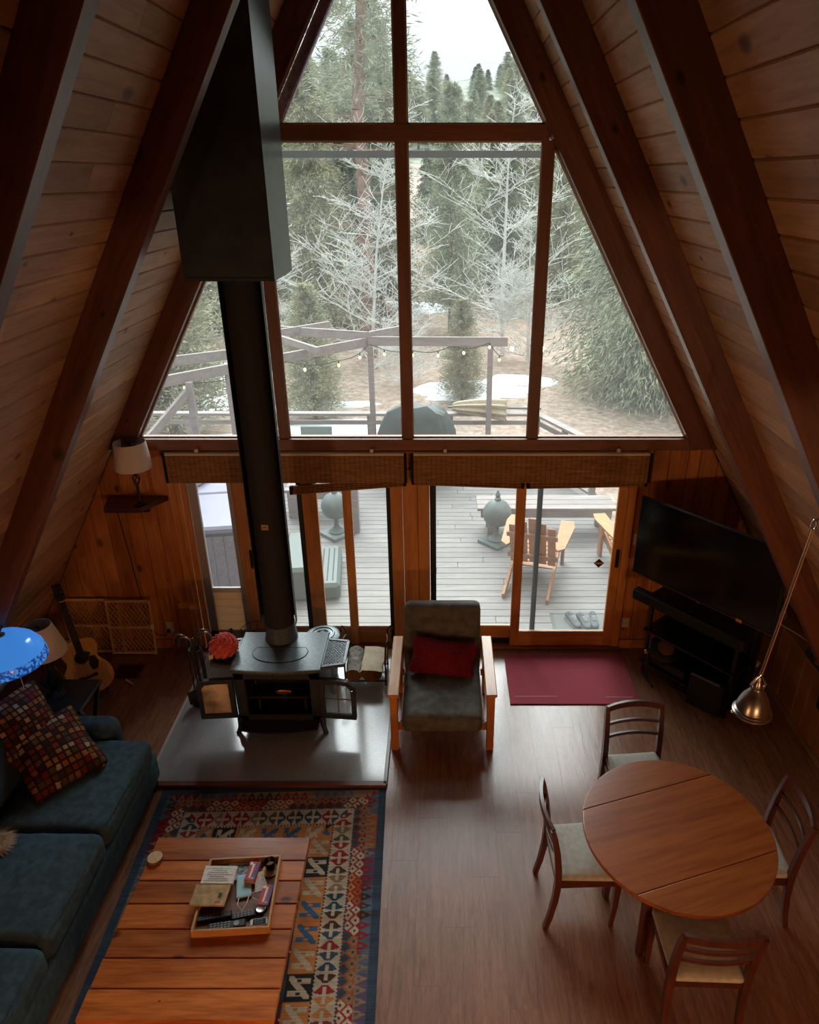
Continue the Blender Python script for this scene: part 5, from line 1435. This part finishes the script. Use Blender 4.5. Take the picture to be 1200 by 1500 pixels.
# adirondack chairs
def adir(label, loc, rz):
    c = T('adirondack_chair', label, 'chair', loc, rz, 'cedar chairs on the deck')
    for k in range(7): B().box((0, .30 - k * .075, .335 - k * .021), (.5, .068, .02), (R(15), 0, 0), .003).obj('seat_slat', M['adir'], c)
    for k in range(5):
        x = (k - 2) * .105; h = .78 - .06 * abs(k - 2)
        B().box((x * 1.08, -.3, .22 + h / 2), (.095, .02, h), (R(22), 0, 0), .006).obj('back_slat', M['adir'], c)
    for z, y_ in ((.38, -.245), (.72, -.375)): B().box((0, y_ - .02, z), (.6, .03, .07), (R(22), 0, 0), .003).obj('back_rail', M['adir'], c)
    for s in (-1, 1):
        B().box((s * .3, .36, .27), (.04, .09, .54), None, .004).obj('front_leg', M['adir'], c)
        B().bar((s * .26, .36, .3), (s * .26, -.68, .02), .03, .1).obj('rear_leg', M['adir'], c)
        B().prism([(s * .24, .46), (s * .40, .46), (s * .43, .3), (s * .38, -.3), (s * .3, -.38), (s * .26, -.3)], .54, .562, 'XY').obj('armrest', M['adir'], c)
        B().prism([(.36, .4), (.36, .53), (.27, .53)], s * .3 - .015, s * .3 + .015, 'YZ').obj('arm_bracket', M['adir'], c)
    return c
adir('cedar adirondack chair with its back to the glass doors', (1.42, 7.78, DZ), -16)
adir('cedar adirondack chair at the edge of the right door', (2.68, 7.95, DZ), 8)
# outdoor mat and shoes
om = T('outdoor_mat', 'grey bordered door mat outside under the shoes', 'mat', (1.88, 6.69, DZ))
B().box((0, 0, .006), (.78, .36, .012), None, .003).obj('pad', plain('grey_mat', hx('#6c6e6b'), .95, noise=.15, nscale=200), om)
for s in (-1, 1): B().box((0, s * .165, .0125), (.76, .02, .003)).obj('border', plain('dark_mat_border', hx('#5c6260'), .9) if 'dark_mat_border' not in bpy.data.materials else bpy.data.materials['dark_mat_border'], om); B().box((s * .37, 0, .0125), (.02, .34, .003)).obj('border', bpy.data.materials['dark_mat_border'], om)
M['shoe'] = plain('white_mesh_shoe', hx('#5f6668'), .8, noise=.2, nscale=90); M['shoein'] = plain('shoe_lining', hx('#4a5258'), .9); M['sole'] = plain('white_sole', hx('#9a9c9a'), .6)
def shoe(label, x, y, rz):
    s = T('sneaker', label, 'shoe', (x, y, DZ + .013), rz)
    rows = [(-.135, .018, .045), (-.125, .034, .075), (-.08, .038, .085), (-.02, .039, .08), (.04, .044, .062), (.09, .046, .05), (.125, .036, .042), (.142, .014, .03)]
    V = []; n = 16
    for yy, w, h in rows:
        for k in range(n):
            th = 2 * math.pi * k / n; V.append((w * math.cos(th), yy, .012 + h / 2 + h / 2 * math.sin(th)))
    F = [(i * n + k, i * n + (k + 1) % n, (i + 1) * n + (k + 1) % n, (i + 1) * n + k) for i in range(len(rows) - 1) for k in range(n)] + [tuple(range(n)), tuple((len(rows) - 1) * n + k for k in range(n))]
    link_mesh('upper', make_mesh('upper', V, F, M['shoe'], True), s)
    B().prism([(w * q_, yy) for q_ in (1,) for yy, w, h in rows] + [(-w, yy) for yy, w, h in rows[::-1]], 0, .02, 'XY').obj('sole', M['sole'], s)
    B().ball((0, -.065, .085), (.028, .05, .012), 14, 8).obj('opening', M['shoein'], s, True)
    for k in range(4): B().bar((-.02, .0 + k * .018, .098 - k * .004), (.02, .004 + k * .018, .098 - k * .004), .005, .004).obj('lace', M['sole'], s)
shoe('grey running shoe on the outdoor mat beside the door edge', 1.715, 6.66, 200); shoe('middle running shoe of the row on the outdoor mat', 1.83, 6.64, 195); shoe('pale running shoe last in the row on the outdoor mat', 1.945, 6.66, 178)

# ---------------------------------------------------------------- ground, snow, forest
m_, nt, bs = new_mat('leaf_litter'); L = nt.links
c = coords(nt, False)
n1 = N(nt, 'ShaderNodeTexNoise'); n1.inputs['Scale'].default_value = 5; n1.inputs['Detail'].default_value = 8; n1.inputs['Roughness'].default_value = .75; L.new(c, n1.inputs['Vector'])
n2 = N(nt, 'ShaderNodeTexNoise'); n2.inputs['Scale'].default_value = .35; n2.inputs['Detail'].default_value = 3; L.new(c, n2.inputs['Vector'])
r1 = ramp(nt, [(.36, hx('#6a5a50')), (.5, hx('#9a8678')), (.64, hx('#c4b2a2'))]); L.new(n1.outputs['Fac'], r1.inputs[0])
r2 = ramp(nt, [(.4, hx('#877c6a')), (.62, hx('#ab9484'))]); L.new(n2.outputs['Fac'], r2.inputs[0])
mx = N(nt, 'ShaderNodeMixRGB', blend_type='MIX', i_0=.35); L.new(r1.outputs[0], mx.inputs[1]); L.new(r2.outputs[0], mx.inputs[2])
L.new(mx.outputs[0], bs.inputs['Base Color']); bs.inputs['Roughness'].default_value = .95
M['ground'] = m_
def gz(x, y):
    z = -1.25 + .12 * math.sin(x * .5 + 1) * math.cos(y * .3)
    if y > 30: z += (y - 30) * .10
    if y > 52: z += (y - 52) * .02
    if y > 105: z += (y - 105) * (.0 + .10 * math.exp(-((x - 14) / 34) ** 2))
    return z + .5 * mnoise.noise(Vector((x * .08, y * .08, 0))) * min(1, max(0, (y - 14) / 15))
gx = np.concatenate([np.linspace(-70, -14, 14), np.linspace(-12, 14, 40), np.linspace(17, 80, 14)]); gy = np.concatenate([np.linspace(3, 36, 50), np.linspace(39, 180, 34)])
V = [(x, y, gz(x, y)) for y in gy for x in gx]; n = len(gx)
F = [(j * n + i, j * n + i + 1, (j + 1) * n + i + 1, (j + 1) * n + i) for j in range(len(gy) - 1) for i in range(n - 1)]
split_ = 62 * (n - 1)
g = link_mesh('ground', np_mesh('ground', V, F[:split_], M['ground'], True)); struct(g, 'leaf covered forest ground of the clearing')
M['hill'] = plain('forested_slope', hx('#5c6459'), .95, noise=.4, nscale=.35, col2=hx('#8b8f80'))  # distant haze is put into the grey-green slope colour
g = link_mesh('hillside', np_mesh('hillside', V, F[split_:], M['hill'], True)); struct(g, 'distant wooded hillside')
M['snow'] = plain('old_snow', hx('#d9dde0'), .7, noise=.05, nscale=8)
def snow(label, x, y, rx, ry, seed):
    V = [(0, 0, .07)]; n = 40
    for ring in (.45, .8, 1.0):
        for k in range(n):
            th = 2 * math.pi * k / n
            r_ = ring * (1 + .45 * mnoise.noise(Vector((math.cos(th) * 1.6 + seed, math.sin(th) * 1.6, seed))) + .2 * mnoise.noise(Vector((math.cos(th) * 5 + seed, math.sin(th) * 5, 0))))
            V.append((rx * r_ * math.cos(th), ry * r_ * math.sin(th), {.45: .07, .8: .05, 1.0: -.06}[ring]))
    V = [(a, b_, q_ + gz(x + a, y + b_) - gz(x, y)) for a, b_, q_ in V]
    F = [(0, 1 + k, 1 + (k + 1) % n) for k in range(n)] + [(1 + r_ * n + k, 1 + (r_ + 1) * n + k, 1 + (r_ + 1) * n + (k + 1) % n, 1 + r_ * n + (k + 1) % n) for r_ in range(2) for k in range(n)]
    o = link_mesh('snow_patch', make_mesh('snow_patch', V, F, M['snow'], True), None, (x, y, gz(x, y) + .02)); tag(o, label, 'snow')
for lb, a in (('melting snow patch behind the covered grill', (.9, 19.6, 1.9, 1.0, 2)), ('narrow snow streak under the pergola beams', (-2.3, 16.6, 1.6, .7, 5)), ('wide snow field behind the left posts', (-6.9, 21.0, 2.4, 3.0, 7)), ('snow patch close to the hot tub', (-5.2, 15.6, 1.4, .8, 11)), ('thin snow patch beside the pale bare tree', (2.6, 20.6, 1.3, .6, 13)), ('small snow streak on the left clearing', (-3.2, 18.5, 1.5, .35, 17)), ('far snow streak at the forest edge', (-1.0, 33, 2.0, .9, 19)), ('far snow patch among the trunks', (-4.8, 38, 2.2, 1.2, 23))):
    snow(lb, *a)

def foliage_mat(name, c1, c2, c3):
    m_, nt, bs = new_mat(name); L = nt.links
    tcx = N(nt, 'ShaderNodeTexCoord'); n1 = N(nt, 'ShaderNodeTexNoise'); n1.inputs['Scale'].default_value = 1.3; n1.inputs['Detail'].default_value = 6; n1.inputs['Roughness'].default_value = .8; L.new(tcx.outputs['Object'], n1.inputs['Vector'])
    r1 = ramp(nt, [(.33, c1), (.5, c2), (.68, c3)]); L.new(n1.outputs['Fac'], r1.inputs[0])
    oi = N(nt, 'ShaderNodeObjectInfo'); hs = N(nt, 'ShaderNodeHueSaturation'); L.new(r1.outputs[0], hs.inputs['Color'])
    vr = N(nt, 'ShaderNodeMapRange', i_3=.8, i_4=1.2); L.new(oi.outputs['Random'], vr.inputs[0]); L.new(vr.outputs[0], hs.inputs['Value'])
    L.new(hs.outputs[0], bs.inputs['Base Color']); bs.inputs['Roughness'].default_value = .85; bs.inputs['Specular IOR Level'].default_value = .2
    return m_
M['cedar'] = foliage_mat('cedar_foliage', hx('#6a7668'), hx('#a0a890'), hx('#cccaa8'))  # outdoor haze is put into these pale greyish foliage colours
M['pinef'] = foliage_mat('pine_foliage', hx('#6e776a'), hx('#9ca38e'), hx('#c2c2a6'))
M['juni'] = foliage_mat('juniper_foliage', hx('#7c8270'), hx('#aaab90'), hx('#ccc6a2'))
M['trunk'] = plain('reddish_bark', hx('#8a7164'), .95, noise=.35, nscale=6, bump=.5)
M['gtrunk'] = plain('grey_bark_trunk', hx('#7d756d'), .95, noise=.35, nscale=6, bump=.5)
M['bare'] = plain('pale_twigs', hx('#d2d3ce'), .9, noise=.12, nscale=3)
def conifer_mesh(seed, h, rad, nbr, droop, slen, swid, per, z0=.06, shape=.8, up=.15, blen=1.0):
    r_ = np.random.RandomState(seed); Vs = []; nt_ = 0
    z = h * (z0 + (1 - z0) * r_.rand(nbr) ** 1.15); az = r_.rand(nbr) * 2 * np.pi
    Lb = rad * np.clip(1 - z / h, .03, 1) ** shape * (.65 + .5 * r_.rand(nbr)) * blen
    t = np.tile(np.linspace(.12, 1, per), (nbr, 1)) + r_.uniform(-.03, .03, (nbr, per))
    dx, dy = np.cos(az)[:, None], np.sin(az)[:, None]
    px = dx * Lb[:, None] * t; py = dy * Lb[:, None] * t
    pz = z[:, None] + Lb[:, None] * (up * t - droop * t ** 2)
    base = np.stack([px, py, pz], -1).reshape(-1, 3)
    k = len(base)
    spread = .16 * Lb.repeat(per)
    base = np.repeat(base, 3, 0); k = len(base)
    base += r_.normal(0, 1, (k, 3)) * np.repeat(spread, 3)[:, None] * .45
    dirv = np.stack([np.repeat(np.broadcast_to(dx, (nbr, per)).reshape(-1), 3), np.repeat(np.broadcast_to(dy, (nbr, per)).reshape(-1), 3), np.full(k, up - droop * 1.3)], -1) + r_.normal(0, .55, (k, 3))
    dirv /= np.linalg.norm(dirv, axis=1)[:, None]
    side = np.cross(dirv, r_.normal(0, 1, (k, 3))); side /= np.linalg.norm(side, axis=1)[:, None] + 1e-6
    ln = slen * (.6 + .8 * r_.rand(k))[:, None]; wd = swid * (.6 + .8 * r_.rand(k))[:, None]
    A = base; Bq = base + dirv * ln * .5 + side * wd; C = base + dirv * ln; D = base + dirv * ln * .5 - side * wd
    V = np.stack([A, Bq, C, D], 1).reshape(-1, 3); F = np.arange(k * 4).reshape(-1, 4)
    return V, F
def segs_mesh(segs, n=4):
    P0 = np.array([s[0] for s in segs]); P1 = np.array([s[1] for s in segs]); R0 = np.array([s[2] for s in segs]); R1 = np.array([s[3] for s in segs])
    d = P1 - P0; d /= np.linalg.norm(d, axis=1)[:, None] + 1e-9
    ref = np.where(np.abs(d[:, 2:3]) < .9, np.array([[0, 0, 1.]]), np.array([[1., 0, 0]]))
    a = np.cross(d, ref); a /= np.linalg.norm(a, axis=1)[:, None]; b_ = np.cross(d, a)
    V = []; 
    for P, Rr in ((P0, R0), (P1, R1)):
        for k in range(n):
            th = 2 * math.pi * k / n; V.append(P + (a * math.cos(th) + b_ * math.sin(th)) * Rr[:, None])
    V = np.stack(V, 1).reshape(-1, 3); m = len(segs)
    F = []
    o = np.arange(m)[:, None] * 2 * n
    for k in range(n): F.append(np.concatenate([o + k, o + (k + 1) % n, o + n + (k + 1) % n, o + n + k], 1))
    return V, np.concatenate(F)
def trunk_segs(h, r0, rn, lean=.02):
    s = []; p = np.array([0, 0, -.3]); m = 10
    for i in range(m):
        q = np.array([rn.uniform(-lean, lean) * h, rn.uniform(-lean, lean) * h, -.3 + (h + .3) * (i + 1) / m]) * np.array([i / m, i / m, 1])
        s.append((p, q, r0 * (1 - .85 * i / m), r0 * (1 - .85 * (i + 1) / m))); p = q
    return s
def conifer_kind(nm, seed, h, rad, r0, fol, tmat, **k):
    rn = random.Random(seed)
    V, F = conifer_mesh(seed, h, rad, **k); fm = np_mesh('foliage', V, F, fol)
    sg = trunk_segs(h, r0, rn)
    for i in range(60):
        z = h * rn.uniform(.08, .95); az = rn.uniform(0, 6.28); l = rad * (1 - z / h) ** .8 * rn.uniform(.4, .9)
        a = np.array([0, 0, z]); b_ = np.array([l * .6 * math.cos(az), l * .6 * math.sin(az), z + l * .05]); c_ = np.array([l * math.cos(az), l * math.sin(az), z - l * .2])
        sg += [(a, b_, r0 * .16, r0 * .1), (b_, c_, r0 * .1, r0 * .03)]
    V, F = segs_mesh(sg, 6); tm = np_mesh('trunk', V, F, tmat, True)
    return nm, fm, tm
def bare_mesh(seed, h, r0):
    rn = random.Random(seed); segs = []
    def grow(p, d, L_, r_, lev):
        m = 4 if lev < 2 else 3
        for i in range(m):
            d = d + Vector((rn.uniform(-1, 1), rn.uniform(-1, 1), rn.uniform(-.3, .5))) * (.07 if lev == 0 else .2); d.normalize()
            q = p + d * L_ / m; r1_ = r_ * (1 - .75 * (i + 1) / m) if lev else r_ * (1 - .22 * (i + 1))
            segs.append((np.array(p), np.array(q), max(r_ * (1 - .75 * i / m) if lev else r_ * (1 - .22 * i), .008), max(r1_, .006)))
            if lev < 3:
                nb = (6 if lev == 0 else 3 if lev == 1 else 2)
                for k in range(nb):
                    az = rn.uniform(0, 6.28); up = rn.uniform(-.05, .6) if lev == 0 else rn.uniform(-.2, .5)
                    side = Vector((math.cos(az), math.sin(az), up)); nd = (d * (.25 if lev == 0 else .75) + side).normalized()
                    ll = L_ * (.36 if lev == 0 else .5) * rn.uniform(.6, 1.1) * (1.15 - .2 * i if lev == 0 else 1)
                    grow(p.lerp(q, rn.random()), nd, ll, max(r1_ * .42, .004), lev + 1)
            p = q
    grow(Vector((0, 0, -.2)), Vector((0, 0, 1)), h, r0, 0)
    return segs
kinds = {}
kinds['cedarA'] = conifer_kind('cedar_tree', 1, 13, 2.5, .3, M['cedar'], M['trunk'], nbr=1500, droop=.75, slen=.2, swid=.014, per=28, z0=.02, shape=.55, up=.2)
kinds['juniA'] = conifer_kind('juniper_tree', 2, 6.5, 1.7, .12, M['juni'], M['gtrunk'], nbr=700, droop=.2, slen=.16, swid=.017, per=20, z0=.03, shape=.45, up=.45)
kinds['pineA'] = conifer_kind('pine_tree', 3, 15, 2.6, .2, M['pinef'], M['trunk'], nbr=700, droop=.25, slen=.26, swid=.02, per=22, z0=.12, shape=.5, up=.25)
kinds['pineB'] = conifer_kind('pine_tree', 4, 12, 2.4, .17, M['juni'], M['gtrunk'], nbr=700, droop=.35, slen=.26, swid=.02, per=20, z0=.05, shape=.5, up=.2)
kinds['pineC'] = conifer_kind('pine_tree', 5, 17, 2.4, .24, M['pinef'], M['trunk'], nbr=230, droop=.2, slen=.24, swid=.014, per=24, z0=.4, shape=.4, up=.25)
kinds['firA'] = conifer_kind('fir_tree', 6, 10, 2.2, .15, foliage_mat('dark_fir', hx('#566258'), hx('#7c887a'), hx('#a4ab98')), M['gtrunk'], nbr=480, droop=.4, slen=.26, swid=.03, per=18, z0=.03, shape=.55, up=.1)
bares = []
for i, (sd_, h_) in enumerate(((21, 8.0), (22, 7.0), (27, 5.5))):
    V, F = segs_mesh(bare_mesh(sd_, h_, .085), 4); bares.append(np_mesh('branches', V, F, M['bare']))
tn_ = [0]
def tree(kind, x, y, s, rz, label, group=None, z=None):
    nm, fm, tm = kinds[kind]
    t = T(nm, label, 'tree', (x, y, gz(x, y) if z is None else z), rz, group); t.scale = (s, s, s)
    link_mesh('foliage', fm, t); link_mesh('trunk', tm, t); return t
def bare(i, x, y, s, rz, label, group=None):
    t = T('bare_tree', label, 'tree', (x, y, gz(x, y)), rz, group); t.scale = (s, s, s); link_mesh('branches', bares[i], t); return t
tree('cedarA', 6.3, 20.0, 1.2, 20, 'large drooping cedar tree at the right of the clearing')
tree('cedarA', 9.2, 17.6, .9, 120, 'second cedar tree close to the right roof edge')
tree('juniA', -3.0, 17.6, .5, 0, 'small juniper tree beside the string lights')
tree('juniA', .8, 18.6, .4, 90, 'small young juniper tree behind the covered grill')
tree('juniA', -6.2, 16.4, 1.0, 200, 'thick juniper tree behind the pergola posts at the left')
tree('pineB', -8.2, 20.0, .9, 60, 'dense pine tree at the left edge of the clearing')
tree('pineC', -2.2, 24.5, 1.12, 30, 'tall pine tree with a bare straight trunk behind the pergola')
tree('pineA', .6, 29.0, .58, 140, 'tall reddish trunked pine behind the pale bare tree')
bare(0, 2.35, 24.5, 1.0, 0, 'pale bare tree at the edge of the clearing')
bare(1, -2.0, 22.4, 1.05, 50, 'pale bare tree behind the pergola corner')
bare(2, 3.1, 23.4, .8, 100, 'small pale bare tree next to the larger bare tree')
bare(2, -.7, 20.2, .55, 160, 'low pale bare sapling right behind the pergola post')
bare(2, -5.4, 24.0, .9, 270, 'pale bare tree to the left of the tall pine')
rt_ = random.Random(99)
G2 = 'forest trees behind the clearing'
LB = {'pineA': 'grey green pine tree in the forest behind the clearing', 'pineB': 'olive green pine tree in the forest behind the clearing', 'firA': 'dark fir tree in the forest behind the clearing', 'pineC': 'high crowned pine tree in the forest behind the clearing', 'juniA': 'bushy juniper tree in the forest behind the clearing'}
placed = []
for row, (ya, yb, num, sc_) in enumerate(((28, 34, 26, .9), (34, 42, 34, 1.0), (42, 56, 34, 1.0), (56, 80, 34, .95))):
    for i in range(num):
        y = rt_.uniform(ya, yb); w = y * .62; x = rt_.uniform(-w, w)
        if row == 0 and 1.5 < x < 8 and y < 33: y += 4
        kd = rt_.choice(['pineA', 'pineB', 'firA', 'pineB', 'pineA', 'juniA'] if row < 2 else ['pineA', 'pineB', 'firA'])
        s = sc_ * rt_.uniform(.55, .95)
        if kd == 'juniA': s *= 1.3
        H_ = {'pineA': 15, 'pineB': 12, 'firA': 10, 'juniA': 6.5}[kd]
        if x > -.05 * y: s = min(s, (4.4 + y * rt_.uniform(.03, .085) - gz(x, y)) / H_)
        tree(kd, x, y, s, rt_.uniform(0, 360), LB[kd].replace('in the forest behind', ('at the forest edge behind' if row < 1 else 'deep in the forest behind')), 'forest row %s: ' % ('front' if row < 1 else 'deep') + LB[kd])
for i in range(110):
    y = rt_.uniform(95, 172); x = rt_.uniform(-20, 50); kd = rt_.choice(['firA', 'pineA', 'pineB'])
    sf_ = rt_.uniform(.3, .55)
    tt_ = tree(kd, x, y, sf_, rt_.uniform(0, 360), 'small far tree on the hillside, ' + {'firA': 'dark green', 'pineA': 'grey green', 'pineB': 'olive green'}[kd], 'far hillside trees, ' + kd[:-1] + {'A': '', 'B': ' pale'}[kd[-1]])
    tt_.scale = (sf_ * 1.7, sf_ * 1.7, sf_)
